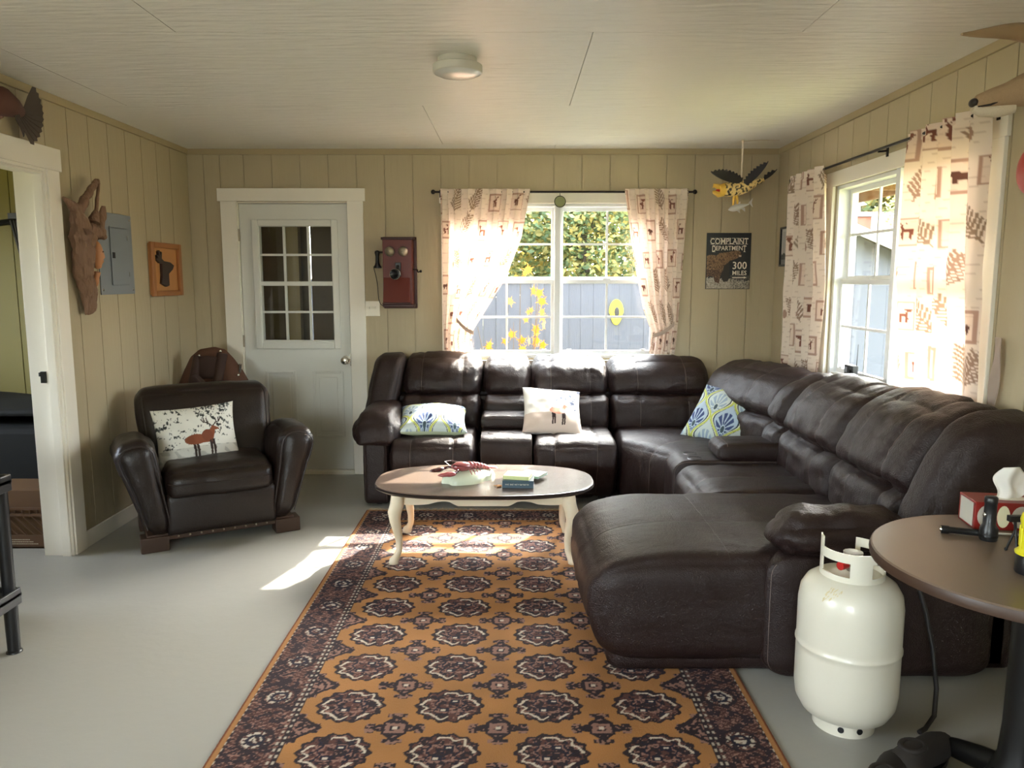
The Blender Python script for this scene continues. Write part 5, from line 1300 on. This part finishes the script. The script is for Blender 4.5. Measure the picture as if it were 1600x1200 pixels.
# ------------------------------------------------------------------ folded brown camp chair behind the armchair
CC = E('folding_camp_chair', 'brown canvas folding camp chair standing behind the leather armchair', 'chair', (-1.86, 5.38, 0), .12)
def cpt(u, v, y): q = AY(u, v, y); return q
pts = [(280, 600), (287, 582), (298, 558), (312, 546), (335, 542), (352, 546), (365, 560), (380, 580), (390, 598)]
top = [cpt(u_, v_, 5.42) for u_, v_ in pts]
m = MB(); vs = []; n = len(top)
for k, q in enumerate(top): vs += [q, Vector((q.x, q.y+.03, .42)), ]
cm = MB()
def canv(a, b):
    k = a*(n-1); i = min(int(k), n-2); t = k-i; q = top[i].lerp(top[i+1], t); z = q.z*(b)+.42*(1-b); return (q.x*(1)+.0, 5.42-.05*math.sin(b*PI)-.020*math.sin(a*19)*b*(1-b)*2-.05*(1-b), z)
cm.grid(canv, 40, 20); obj('canvas_back', cm, 'canvas', CC, world=True, smooth=True, solid=.008)
for uA, uB, vA in ((310, 300, 556), (347, 345, 552)):
    m = MB(); a_ = cpt(uA, vA, 5.38); m.tube([a_, Vector((a_.x-.06, 5.33, .62))], .035, 10); obj('canvas_strap', m, 'canvas_d', CC, world=True, smooth=True)
m = MB(); a_ = cpt(325, 560, 5.36); m.grid(lambda s, t: (a_.x-.09+.18*s, 5.36-.02*math.sin(s*PI), a_.z-.16*t+.02*math.sin(s*PI)), 12, 10); obj('canvas_flap', m, 'canvas_d', CC, world=True, smooth=True, solid=.006)
for p, q in (((-2.10, 5.50, 0), (-1.93, 5.40, .90)), ((-1.80, 5.50, 0), (-1.92, 5.44, .72)), ((-2.06, 5.40, 0), (-1.85, 5.46, .60)), ((-1.76, 5.40, 0), (-2.0, 5.46, .60))):
    m = MB(); m.tube([p, q], .011, 8); obj('frame_tube', m, 'chrome' if q[2] > .8 else 'blackmetal', CC, world=True, smooth=True)
for uA, vA in ((311, 556), (344, 549), (372, 586)):
    m = MB(); a_ = cpt(uA, vA, 5.365); m.ball(a_, .010, 8, 6); obj('frame_joint', m, 'chrome', CC, world=True, smooth=True)
m = MB(); a_ = [(-2.20, .42), (-2.19, .80), (-2.165, .855), (-2.14, .845), (-2.02, .72), (-1.99, .42)]
m.prism(a_, 5.12, 5.20, lambda x_, z_, d: (x_, d, z_)); m.box((-2.20, 5.12, 0), (-1.99, 5.20, .42)); o = single('canvas_bag', m, 'canvas_d', 'dark brown canvas bag with a pointed top leaning behind the armchair at the left wall', 'bag', (-2.1, 5.16, 0), bevel=.012)
# ------------------------------------------------------------------ round table at the right and the things on it
RTX, RTY, RTZ, RTR = 1.41, 1.99, .74, .41
TB = E('round_pedestal_table', 'round brown laminate pedestal table with black base at the right edge', 'table', (RTX, RTY, 0))
m = MB(); m.lathe([(RTR-.004, RTZ-.004), (RTR-.008, RTZ)], 72); m.v = [(p[0], p[1], p[2]) for p in m.v]; obj('table_top', m, 'roundtop', TB)
m = MB(); m.lathe([(RTR-.012, RTZ-.034), (RTR-.002, RTZ-.030), (RTR, RTZ-.018), (RTR-.004, RTZ-.0042)], 72); obj('top_edge', m, 'wood_dk', TB, smooth=True)
m = MB(); m.lathe([(.11, RTZ-.045), (.11, RTZ-.0345)], 24); obj('mounting_plate', m, 'blackmetal', TB, smooth=True)
m = MB(); m.lathe([(.10, .06), (.075, .10), (.050, .17), (.044, .26), (.042, .60), (.060, RTZ-.046)], 28); obj('column', m, 'blackmetal', TB, smooth=True)
for k in range(4):
    a = math.radians(12)+k*PI/2; ca, sa = math.cos(a), math.sin(a); m = MB()
    pts = [(ca*r_, sa*r_, z_) for r_, z_ in ((.03, .105), (.12, .085), (.22, .055), (.29, .028))]; m.tube(pts, [.040, .036, .030, .024], 12)
    vs = [(p[0], p[1], max(p[2], .004)) for p in m.v]; obj('base_foot', (vs, m.f), 'blackmetal', TB, smooth=True)
# tissue box
tb = AZ(1540, 838, RTZ)
TBX = E('tissue_box', 'red and white patterned tissue box with a tissue pulled up, on the round table', 'tissue box', (1.515, 2.285, RTZ), math.radians(-9))
mt['tissuebox'] = M('red_carton', (150, 34, 28), .35, var=.5, vscale=30)
m = MB(); m.box((-.115, -.058, 0), (.115, .058, .085)); obj('carton', m, 'tissuebox', TBX, bevel=.002)
for cx_, rw, mat_ in ((-.082, .026, 'lampbase'), (-.035, .018, 'bk_cream'), (.015, .028, 'lampbase'), (.07, .020, 'bk_cream')):
    m = MB(); m.prism([(cx_+rw*math.cos(a), .042+.034*math.sin(a)) for a in [2*PI*k/20 for k in range(20)]], -.0588, -.0581, lambda a, b, d: (a, d, b)); obj('printed_panel', m, mat_, TBX)
m = MB(); m.prism([(-.045, .006), (.045, .006), (.045, .079), (-.045, .079)], -.1158, -.1151, lambda a, b, d: (d, a, b)); obj('printed_panel', m, 'lampbase', TBX)
m = MB(); m.lathe([(.05, 0), (.05, .0012)], 24, (0, 0, .0852), sx=1.2, sy=.5); obj('opening', m, 'white', TBX)
m = MB(); m.grid(lambda s, t: (-.045+.012*t+.10*s*(.45+.75*t)+.01*math.sin(t*7), -.006+.018*math.sin(s*8+t*3)*(.3+t)+.02*t*(s-.5), .078+.105*t*(1-.55*s*s)+.012*math.sin(s*5)*t), 24, 18); obj('tissue', m, 'tissue', TBX, smooth=True, solid=.0008)
# torches, pen, lantern
fl = AZ(1543, 843, RTZ); m = MB(); FLT = E('black_flashlight', 'black flashlight standing upright in front of the tissue box', 'flashlight', (fl.x, fl.y, RTZ))
m = MB(); m.lathe([(.022, 0), (.024, .004), (.024, .036), (.017, .048), (.016, .108), (.0175, .112), (.0175, .126), (.014, .130)], 22); obj('body', m, 'black', FLT, smooth=True)
m = MB(); m.lathe([(.0245, .010), (.0252, .014), (.0245, .018)], 22); obj('head_ring', m, 'blackmetal', FLT, smooth=True)
m = MB(); m.ball((-.016, 0, .075), (.004, .006, .008), 8, 6); obj('switch_button', m, 'chrome', FLT, smooth=True)
f0, f1 = AZ(1470, 826, RTZ+.012), AZ(1528, 832, RTZ+.012); LT = E('penlight', 'slim black penlight lying beside the upright flashlight', 'flashlight', ((f0.x+f1.x)/2, (f0.y+f1.y)/2, RTZ))
m = MB(); m.tube([f0, f0.lerp(f1, .2), f0.lerp(f1, .22), f1], [.012, .012, .010, .010], 14); obj('body', m, 'black', LT, smooth=True, world=True)
m = MB(); d_ = (f0-f1).normalized(); m.tube([f0, f0+d_*.004], [.009, .007], 12); obj('lens', m, 'chrome', LT, smooth=True, world=True)
p0_, p1_ = AZ(1556, 833, RTZ+.004), AZ(1598, 836, RTZ+.004); m = MB(); m.tube([p0_, p1_], .0035, 8); single('ballpoint_pen', m, 'vinyl', 'thin white pen lying in front of the tissue box', 'pen', tuple(p0_), smooth=True)
ln = AZ(1603, 895, RTZ); LN = E('camping_lantern', 'bright yellow camping lantern with black base at the right photo edge', 'lantern', (ln.x+.012, ln.y, RTZ))
m = MB(); m.lathe([(.036, 0), (.038, .004), (.038, .045), (.034, .050)], 26); obj('base', m, 'black', LN, smooth=True)
m = MB(); m.lathe([(.040, .0505), (.041, .056), (.032, .064), (.030, .12), (.034, .14), (.030, .155), (.012, .160)], 26); obj('body', m, 'yellow', LN, smooth=True)
for k in range(6):
    a = k*PI/3; m = MB(); m.tube([(.0335*math.cos(a), .0335*math.sin(a), .066), (.0335*math.cos(a), .0335*math.sin(a), .120)], .003, 6); obj('guard_bar', m, 'yellow', LN, smooth=True)
hk = AZ(1583, 862, RTZ); KS = E('small_tripod', 'tiny black tripod stand between the tissue box and the lantern', 'tripod', (hk.x, hk.y, RTZ))
m = MB(); m.tube([(0, 0, .06), (-.004, 0, .095)], .004, 8); m.box((-.022, -.008, .088), (.022, .008, .104)); obj('head', m, 'black', KS)
for k in range(3):
    a = .4+k*2*PI/3; m = MB(); m.tube([(0, 0, .066), (.018*math.cos(a), .018*math.sin(a), .004)], .0032, 8); m.ball((.018*math.cos(a), .018*math.sin(a), .005), .005, 8, 6); obj('leg', m, 'black', KS, smooth=True)
# ------------------------------------------------------------------ propane cylinder
PT = E('propane_tank', 'cream white propane cylinder standing between the chaise and the round table', 'propane tank', (1.118, 2.43, 0))
m = MB(); r = .163
prof = [(.04, .035), (.10, .04), (.138, .060), (.157, .095), (r, .14), (r, .155), (r, .27), (r, .284), (r+.0035, .288), (r+.0035, .294), (r, .298), (r, .312), (r, .41), (r, .43), (.157, .472), (.140, .502), (.112, .522), (.075, .534), (.03, .538)]
m.lathe(prof, 56); obj('cylinder', m, 'tank', PT, smooth=True)
m = MB(); m.lathe([(.098, 0), (.098, .058), (.094, .058), (.094, 0)], 40); obj('foot_ring', m, 'tank', PT, smooth=True)
for a in (-2.05, -1.45, .2, 1.6, 2.9):
    m = MB(); m.lathe([(.010, 0), (.010, .003)], 14, T=XF((.0975*math.cos(a), .0975*math.sin(a), .026), a) @ Matrix.Rotation(PI/2, 4, 'Y')); obj('drain_hole', m, 'black', PT)
def arc(r0, r1, z0, z1, a0, a1, n=28):
    m = MB(); vs = []; fs = []
    for k in range(n+1):
        a = a0+(a1-a0)*k/n
        for r_, z_ in ((r0, z0), (r1, z0), (r1, z1), (r0, z1)): vs.append((r_*math.cos(a), r_*math.sin(a), z_))
    for k in range(n):
        for i in range(4): fs.append((4*k+i, 4*k+(i+1) % 4, 4*k+4+(i+1) % 4, 4*k+4+i))
    fs += [(0, 1, 2, 3), (4*n+3, 4*n+2, 4*n+1, 4*n)]; return m.add(vs, fs)
cr = .100; A0 = math.radians(-205); A1 = math.radians(62)
obj('collar_band', arc(cr-.005, cr, .512, .545, A0, A1, 40), 'tank', PT, smooth=True)
obj('collar_band', arc(cr-.005, cr, .592, .622, A0+.42, A1, 40), 'tank', PT, smooth=True)
for a, b, z in ((A0, A0+.42, .655), (math.radians(-118), math.radians(-78), .60), (math.radians(-20), math.radians(8), .60), (A1-.16, A1, .60)):
    obj('collar_post', arc(cr-.005, cr, .54, z, a, b, 10), 'tank', PT, smooth=True)
m = MB(); m.lathe([(.018, .535), (.018, .56), (.013, .565), (.013, .585)], 18); m.tube([(0, 0, .565), (-.035, -.02, .565)], .012, 12); obj('valve', m, 'bell', PT, smooth=True)
m = MB(); m.lathe([(.014, .585), (.030, .588), (.031, .602), (.012, .606)], 12); obj('valve_knob', m, 'vinyl', PT)
m = MB(); m.tube([(-.030, -.018, .565), (-.055, -.032, .565)], .014, 14); obj('valve_cap', m, 'red', PT, smooth=True)
mt['label'] = M('yellowed_paper_remnant', (206, 186, 130), .8, col2=(226, 214, 180), vscale=60)
m = MB(); rg = random.Random(8)
def onshell(a, z):
    for (r0, z0), (r1, z1) in zip(prof[:-1], prof[1:]):
        if z0 <= z <= z1: rr_ = r0+(r1-r0)*(z-z0)/(z1-z0+1e-9); return (rr_+.0012)*math.cos(a), (rr_+.0012)*math.sin(a), z
    return (r*math.cos(a), r*math.sin(a), z)
for k in range(26):
    a = -2.55+.36*rg.random(); z = .462+.04*rg.random()+(.06*(a+2.55)); z = min(z, .515); da = .02+.03*rg.random(); dz = .002+.004*rg.random()
    m.add([onshell(a, z), onshell(a+da, z+da*.15), onshell(a+da, z+dz+da*.15), onshell(a, z+dz)], [(0, 1, 2, 3)])
obj('label_remnant', m, 'label', PT, flip=False)
# hose from the wall to the floor
h = [AZ(1425, 945, .38), Vector((1.40, 2.60, .36)), Vector((1.40, 2.56, .22)), Vector((1.39, 2.48, .08)), Vector((1.33, 2.42, .012)), Vector((1.36, 2.33, .008))]
pts = [Vector((1.44, 2.66, .47)), Vector((1.44, 2.62, .42)), Vector((1.455, 2.58, .33)), Vector((1.46, 2.53, .22)), Vector((1.45, 2.47, .10)), Vector((1.42, 2.42, .03)), Vector((1.37, 2.38, .008)), Vector((1.34, 2.36, .008))]
m = MB(); m.tube(pts, .008, 8); single('gas_hose', m, 'cordk', 'dark rubber hose curving down to the floor behind the propane cylinder', 'hose', tuple(pts[-1]), smooth=True)
# dark shoes under the table
def shoe(label, loc, rz):
    S = E('shoe', label, 'shoe', loc, rz, 'shoes under the round table')
    m = MB(); m.tube([(0, -.135, .035), (0, -.12, .045), (0, -.07, .052), (0, 0, .060), (0, .07, .070), (0, .12, .070), (0, .135, .06)], [.012, .036, .046, .044, .046, .044, .030], 16)
    vs = [(p[0], p[1], max(p[2], .018)) for p in m.v]; obj('upper', (vs, m.f), 'shoe', S, smooth=True)
    m = MB(); m.prism([(sx*.044*math.sin(a)*(1 if math.cos(a) < 0 else .92), .14*-math.cos(a)) for sx in (1,) for a in [2*PI*k/28 for k in range(28)]], 0, .018, lambda a_, b_, d: (a_, b_, d)); obj('sole', m, 'black', S)
    m = MB(); m.tube([(.030*math.cos(a), .07+.045*math.sin(a), .108+.004*math.sin(a)) for a in [2*PI*k/18 for k in range(19)]], .008, 8); obj('collar', m, 'shoe', S, smooth=True)
shoe('dark suede shoe on the floor under the round table, nearer the propane cylinder', (1.25, 2.17, 0), math.radians(125))
shoe('dark suede shoe on the floor under the round table, nearer the table column', (1.09, 2.06, 0), math.radians(140))
# ------------------------------------------------------------------ black plastic shelf at the left edge
lg = AZ(22, 1019, 0); SX, SY = lg.x, lg.y
zA = AY(30, 930, SY).z; zB = AY(25, 752, SY).z
UT = E('utility_shelf', 'black plastic two-tier utility shelf at the left photo edge', 'shelf', (SX-.25, SY-.33, 0))
for z in (zA, zB):
    m = MB(); m.box((SX-.50, SY-.70, z-.012), (SX+.03, SY+.03, z)); sh = obj('shelf_board', m, 'black', UT, world=True)
    m = MB()
    for a, b in (((SX+.018, SY-.70), (SX+.03, SY+.03)), ((SX-.50, SY-.70), (SX-.488, SY+.03)), ((SX-.488, SY+.018), (SX+.018, SY+.03)), ((SX-.488, SY-.70), (SX+.018, SY-.688))): m.box((a[0], a[1], z-.045), (b[0], b[1], z+.022))
    obj('shelf_lip', m, 'black', sh, world=True, bevel=.004)
for x_ in (SX, SX-.47):
    for y_ in (SY, SY-.67):
        m = MB(); m.lathe([(.030, 0), (.029, .006), (.024, .01), (.026, zA-.046)], 16, (x_, y_, 0)); m.lathe([(.024, zA+.001), (.026, zB-.046)], 16, (x_, y_, 0)); obj('leg', m, 'black', UT, world=True, smooth=True)
# ------------------------------------------------------------------ things in the room beyond the left doorway
CR = E('milk_crate', 'brown plastic milk crate on the floor just inside the left doorway', 'crate', (-2.80, 4.28, 0))
cx0, cx1, cy0, cy1, ch = -2.99, -2.60, 4.13, 4.45, .235
m = MB()
for z0_, z1_ in ((0, .075), (.185, .20), (.222, .235)):
    m.box((cx0, cy0, z0_), (cx1, cy0+.01, z1_)); m.box((cx0, cy1-.01, z0_), (cx1, cy1, z1_)); m.box((cx0, cy0+.01, z0_), (cx0+.01, cy1-.01, z1_)); m.box((cx1-.01, cy0+.01, z0_), (cx1, cy1-.01, z1_))
m.box((cx0, cy0, 0), (cx1, cy1, .008)); obj('crate_bands', m, 'crate', CR, world=True)
for k in range(10):
    x_ = cx0+.008+k*(cx1-cx0-.016)/9; m = MB(); m.box((x_-.004, cy0+.001, .20), (x_+.004, cy0+.008, .222)); obj('slat', m, 'crate', CR, world=True)
for k in range(-3, 8):
    xa = cx0+.02+k*.048; xb = xa+.11
    if xb < cx0+.03 or xa > cx1-.03: continue
    t0 = max(0, (cx0+.005-xa)/.11); t1 = min(1, (cx1-.005-xa)/.11)
    m = MB(); m.tube([(xa+.11*t0, cy0+.005, .185-.11*t0), (xa+.11*t1, cy0+.005, .185-.11*t1)], .004, 6); obj('slat', m, 'crate', CR, world=True)
m = MB()
for r_ in range(3):
    xx = -2.80
    while xx < -2.70+.02*r_: l = .004+.006*random.random(); m.box((xx, cy0-.001, .048-.012*r_), (xx+l, cy0-.0002, .053-.012*r_)); xx += l+.003
obj('moulded_lettering', m, 'cord', CR, world=True)
m = MB(); m.box((cx0+.02, cy0+.02, .009), (cx1-.02, cy1-.02, .225)); m.box((cx0+.03, cy0+.03, .225), (cx1-.03, cy1-.03, .325)); single('cardboard_box', m, 'card', 'brown cardboard box standing in the milk crate', 'box', (-2.795, 4.29, .01), bevel=.003)
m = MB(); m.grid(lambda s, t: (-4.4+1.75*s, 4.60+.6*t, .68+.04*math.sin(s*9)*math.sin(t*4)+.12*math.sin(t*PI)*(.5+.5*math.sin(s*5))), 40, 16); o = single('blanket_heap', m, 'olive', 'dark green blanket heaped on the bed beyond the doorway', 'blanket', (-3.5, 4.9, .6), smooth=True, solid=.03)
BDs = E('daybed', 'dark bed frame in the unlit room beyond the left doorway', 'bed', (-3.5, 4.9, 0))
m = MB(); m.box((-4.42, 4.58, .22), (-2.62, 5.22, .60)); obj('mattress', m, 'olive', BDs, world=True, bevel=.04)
m = MB(); m.box((-4.42, 4.58, .10), (-2.62, 5.22, .22)); obj('bed_rail', m, 'wood_dk', BDs, world=True)
for x_ in (-4.38, -2.68):
    for y_ in (4.62, 5.18): m = MB(); m.box((x_-.03, y_-.03, 0), (x_+.03, y_+.03, .10)); obj('leg', m, 'wood_dk', BDs, world=True)
hp = AY(27, 345, 5.24); HK = E('hanging_straps', 'black straps hanging from a hook on the olive wall beyond the doorway', 'strap', (hp.x, 5.25, hp.z-.6))
m = MB(); m.box((hp.x-.05, 5.215, hp.z-.03), (hp.x+.02, 5.248, hp.z+.05)); m.tube([(hp.x-.10, 5.19, hp.z-.02), (hp.x, 5.23, hp.z)], .02, 8); obj('hook', m, 'blackmetal', HK, world=True)
for k, (l, dx) in enumerate(((.55, .05), (.70, .09), (.42, .02))):
    m = MB(); m.tube([(hp.x-.02+.02*k, 5.20, hp.z), (hp.x+dx*.6, 5.215, hp.z-l*.5), (hp.x+dx+.02*math.sin(k), 5.22, hp.z-l), (hp.x+dx+.05, 5.22, hp.z-l-.05)], .011-.002*k, 8); obj('strap', m, 'cordk', HK, world=True, smooth=True)
# ------------------------------------------------------------------ outdoors
m = MB(); m.add([(-45, 5.0, -.35), (60, 5.0, -.35), (60, 60, -.35), (-45, 60, -.35)], [(0, 1, 2, 3)]); m.add([(XR+.14, -12, -.351), (60, -12, -.351), (60, 5.0, -.351), (XR+.14, 5.0, -.351)], [(0, 1, 2, 3)]); m.add([(-45, -14, -.352), (XR+.14, -14, -.352), (XR+.14, 5.0, -.352), (-45, 5.0, -.352)], [(0, 1, 2, 3)])
o = obj('ground', m, 'grass'); o['kind'] = 'structure'
# board fence
FN = E('board_fence', 'weathered grey vertical board fence behind the house, seen through the back window', 'fence', (0, 9.0, -.35))
rb = random.Random(12); bl = None; k = 0; xx = -4.2
while xx < 2.35:
    wd = .135+.02*rb.random(); hh = 1.83+.05*rb.random()
    m = MB(); m.box((xx, 9.0+.012*rb.random(), -.35), (xx+wd-.0015, 9.03, -.35+hh)); obj('board', m, 'fence', FN, world=True); xx += wd
for z in (.1, 1.1):
    m = MB(); m.box((-4.2, 9.031, z), (2.35, 9.07, z+.09)); obj('rail', m, 'fence', FN, world=True)
m = MB(); m.box((-4.2, 8.985, 1.46), (2.35, 9.06, 1.50)); obj('cap_rail', m, 'fence', FN, world=True)
# yellow ornament on the fence
yo = AY(963, 485, 8.98); YO = E('yellow_ornament', 'yellow teardrop ornament hanging on the grey fence', 'ornament', (yo.x, 8.99, yo.z))
m = MB(); m.prism([(.085*math.sin(a)*(1 if math.cos(a) < .2 else .8), -.02+.15*-math.cos(a)*(1. if math.cos(a) > 0 else 1.0)) for a in [2*PI*k/24 for k in range(24)]], -.02, .008, lambda a, b, d: (a, d, b)); obj('plaque', m, 'yellow', YO, bevel=.006)
m = MB(); m.ball((.005, -.022, -.02), (.03, .006, .06), 12, 8); obj('figure', m, 'eagle_k', YO, smooth=True)
# gabled shed beyond the right window
SD = E('wooden_shed', 'silvery weathered board shed with a low gable roof, seen through the right window', 'shed', (3.2, 9.6, -.35))
SXL, SXR, SY0, SY1 = 2.42, 5.6, 8.5, 11.0; RXc, RZt, SL = 3.05, 2.30, .42
m = MB(); m.box((SXL+.02, SY0+.03, -.35), (SXR-.02, SY1, 1.15)); obj('shed_core', m, 'shedw', SD, world=True)
xx = SXL; rb = random.Random(5)
while xx < SXR-.02:
    wd = min(.17+.03*rb.random(), SXR-xx); zt = lambda x_: RZt-SL*abs(x_-RXc)-.05; xa, xb = xx, xx+wd-.002
    m = MB(); pl = [(xa, -.35), (xb, -.35), (xb, zt(xb)), (xa, zt(xa))]
    if xa < RXc < xb: pl = [(xa, -.35), (xb, -.35), (xb, zt(xb)), (RXc, zt(RXc)), (xa, zt(xa))]
    m.prism(pl, SY0, SY0+.022+.006*rb.random(), lambda a, b, d: (a, d, b)); obj('board', m, 'shedw', SD, world=True); xx += wd
for sgn, xe in ((-1, SXL-.15), (1, SXR+.15)):
    ze = RZt-SL*abs(xe-RXc); m = MB(); m.prism([(RXc, RZt), (xe, ze), (xe, ze-.05), (RXc, RZt-.05)], SY0-.25, SY1+.2, lambda a, b, d: (a, d, b)); obj('roof_slope', m, 'roofg', SD, world=True)
    m = MB(); m.prism([(RXc, RZt+.01), (xe, ze+.01), (xe, ze-.09), (RXc, RZt-.09)], SY0-.27, SY0-.251, lambda a, b, d: (a, d, b)); obj('barge_board', m, 'white', SD, world=True)
m = MB(); m.box((SXL, SY0+.022, .9), (SXL+.03, SY1, 1.9)); obj('side_wall', m, 'shedw', SD, world=True)
# house with brown roof and chimney behind the shed
HS = E('neighbour_house', 'house with brown shingle roof and brick chimney behind the shed', 'house', (7, 16, -.35))
m = MB(); m.box((4.6, 15, -.35), (12, 20, 2.2)); obj('wall', m, 'shedw', HS, world=True)
m = MB(); m.prism([(14.6, 2.1), (17.5, 3.0), (20.4, 2.1)], 4.3, 12.3, lambda a, b, d: (d, a, b)); obj('roof', m, 'roofb', HS, world=True)
cp = AY(1330, 362, 16.0); ch = MB(); ch.box((cp.x-.28, 15.75, 2.2), (cp.x+.28, 16.3, cp.z+.28)); chim = obj('chimney', ch, 'brickr', HS, world=True)
m = MB(); m.box((cp.x-.33, 15.70, cp.z+.281), (cp.x+.33, 16.35, cp.z+.34)); m.lathe([(.14, 0), (.14, .18), (.26, .19), (.05, .34)], 14, (cp.x, 16.0, cp.z+.34)); obj('chimney_cap', m, 'steel', chim, world=True)
# trees
def leafcloud(centers, n, size, pal, rnd):
    vs = []; fs = []; cols = []
    for k in range(n):
        c_, r_ = centers[rnd.randrange(len(centers))]
        while True:
            q = Vector((rnd.uniform(-1, 1), rnd.uniform(-1, 1), rnd.uniform(-1, 1)))
            if q.length < 1: break
        q = Vector(c_)+Vector((q.x*r_[0], q.y*r_[1], q.z*r_[2])); a = Vector((rnd.gauss(0, 1), rnd.gauss(0, 1), rnd.gauss(0, .6))).normalized(); b = a.cross(Vector((rnd.gauss(0, 1), rnd.gauss(0, 1), rnd.gauss(0, 1)))).normalized()
        s = size*rnd.uniform(.6, 1.3); o = len(vs)
        vs += [q-a*s, q+b*s*.55, q+a*s, q-b*s*.55]; fs.append((o, o+1, o+2, o+3)); pc = lin(pal[rnd.randrange(len(pal))]); cols += [pc]*4
    return vs, fs, cols
PALS = {'yg': [(140, 142, 88), (160, 150, 90), (108, 122, 74), (178, 158, 84), (86, 102, 66)], 'g': [(98, 114, 76), (122, 132, 88), (80, 98, 66), (140, 144, 96), (158, 146, 88)], 'or': [(168, 136, 70), (156, 142, 74), (176, 150, 80), (124, 118, 64)]}
def tree(label, x, y, h, rad, pal, seed, n=4200, low=.25):
    rnd = random.Random(seed); T_ = E('tree', label, 'tree', (x, y, -.35), 0, 'trees behind the fence')
    m = MB(); m.tube([(x, y, -.35), (x+.05, y, h*.4), (x-.05, y, h*.8)], [.14, .10, .04], 10); obj('trunk', m, 'bark', T_, world=True, smooth=True)
    cs = []
    for k in range(9):
        a = k*2.4+rnd.uniform(-.3, .3); rr_ = rad*rnd.uniform(.1, .7); cz = h*(low+(.9-low)*(k+rnd.random())/9); cs.append(((x+rr_*math.cos(a), y+rr_*.6*math.sin(a), cz), (rad*.55, rad*.45, h*.18)))
        b = MB(); b.tube([(x, y, cz*.7), (x+rr_*.5*math.cos(a), y+rr_*.3*math.sin(a), cz*.9), (cs[-1][0])], [.05, .035, .012], 6); obj('branch', b, 'bark', T_, world=True, smooth=True)
    vs, fs, cols = leafcloud(cs, n, .048 if y < 15 else .12, PALS[pal], rnd)
    o = obj('foliage', (vs, fs), 'leaf_g', T_, world=True, flip=False); setcols(o.data, np.array(cols)); o['kind'] = 'stuff'
for i, (x_, y_, h_, r_, pl, lb) in enumerate([(-.7, 11.2, 4.4, 1.5, 'g', 'green leafy tree behind the fence, left of the back window mullion'), (1.0, 11.6, 4.6, 1.5, 'yg', 'yellowing tree behind the fence, just right of the back window mullion'), (2.6, 12.4, 4.4, 1.5, 'g', 'green tree behind the fence at the right of the back window'),
        (.2, 14.0, 5.4, 2.2, 'or', 'tall golden tree farther back behind the fence'), (8.4, 21.8, 6.6, 2.5, 'yg', 'bright yellow green tree standing behind the brick chimney'), (8.6, 13.6, 5.0, 1.9, 'yg', 'large yellow green tree behind the shed and to its right'), (11.6, 22.5, 7.0, 2.6, 'yg', 'distant yellow green tree right of the brown roofed house'), (7.0, 9.6, 4.4, 1.5, 'yg', 'yellow green tree just right of the shed')]):
    tree(lb, x_, y_, h_, r_, pl, 40+i, 20000 if x_ < 4 else 20000, .2)
# maple sapling with orange leaves outside the back window
MS = E('maple_sapling', 'young maple with sparse orange leaves just outside the back window', 'tree', (-.05, 7.3, -.35))
rnd = random.Random(77); stems = []
for k in range(7):
    a = rnd.uniform(-.6, .6); tip_ = Vector((-.05+a*.75, 7.3+rnd.uniform(-.2, .2), rnd.uniform(1.0, 1.62))); b0_ = Vector((-.05+.02*k, 7.3, -.35)); mid_ = (b0_+tip_)/2+Vector((a*.12, 0, -.05))
    m = MB(); m.tube([b0_, mid_, tip_], [.010, .007, .003], 6); obj('stem', m, 'bark', MS, world=True, smooth=True); stems.append((mid_, tip_))
lp = []
for k in range(20):
    a = 2*PI*k/20; rr_ = .055*(1 if k % 4 == 0 else (.62 if k % 2 == 0 else .40)); lp.append((rr_*math.cos(a), rr_*math.sin(a)))
lm = MB(); lm.prism(lp, -.0008, .0008, lambda a, b, d: (a, d, b)); proto = obj('leaf', lm, 'leaf_o', MS)
for k in range(46):
    s_ = stems[k % len(stems)]; t = rnd.uniform(.25, 1.05); q = s_[0].lerp(s_[1], t)+Vector((rnd.uniform(-.10, .10), rnd.uniform(-.08, .08), rnd.uniform(-.08, .06)))-MS.location
    c_ = proto if k == 0 else inst(proto, MS)
    c_.location = q; c_.rotation_euler = (rnd.uniform(-.6, .6), rnd.uniform(0, 6), rnd.uniform(-.7, .7)); sc_ = rnd.uniform(.7, 1.25); c_.scale = (sc_, sc_, sc_)
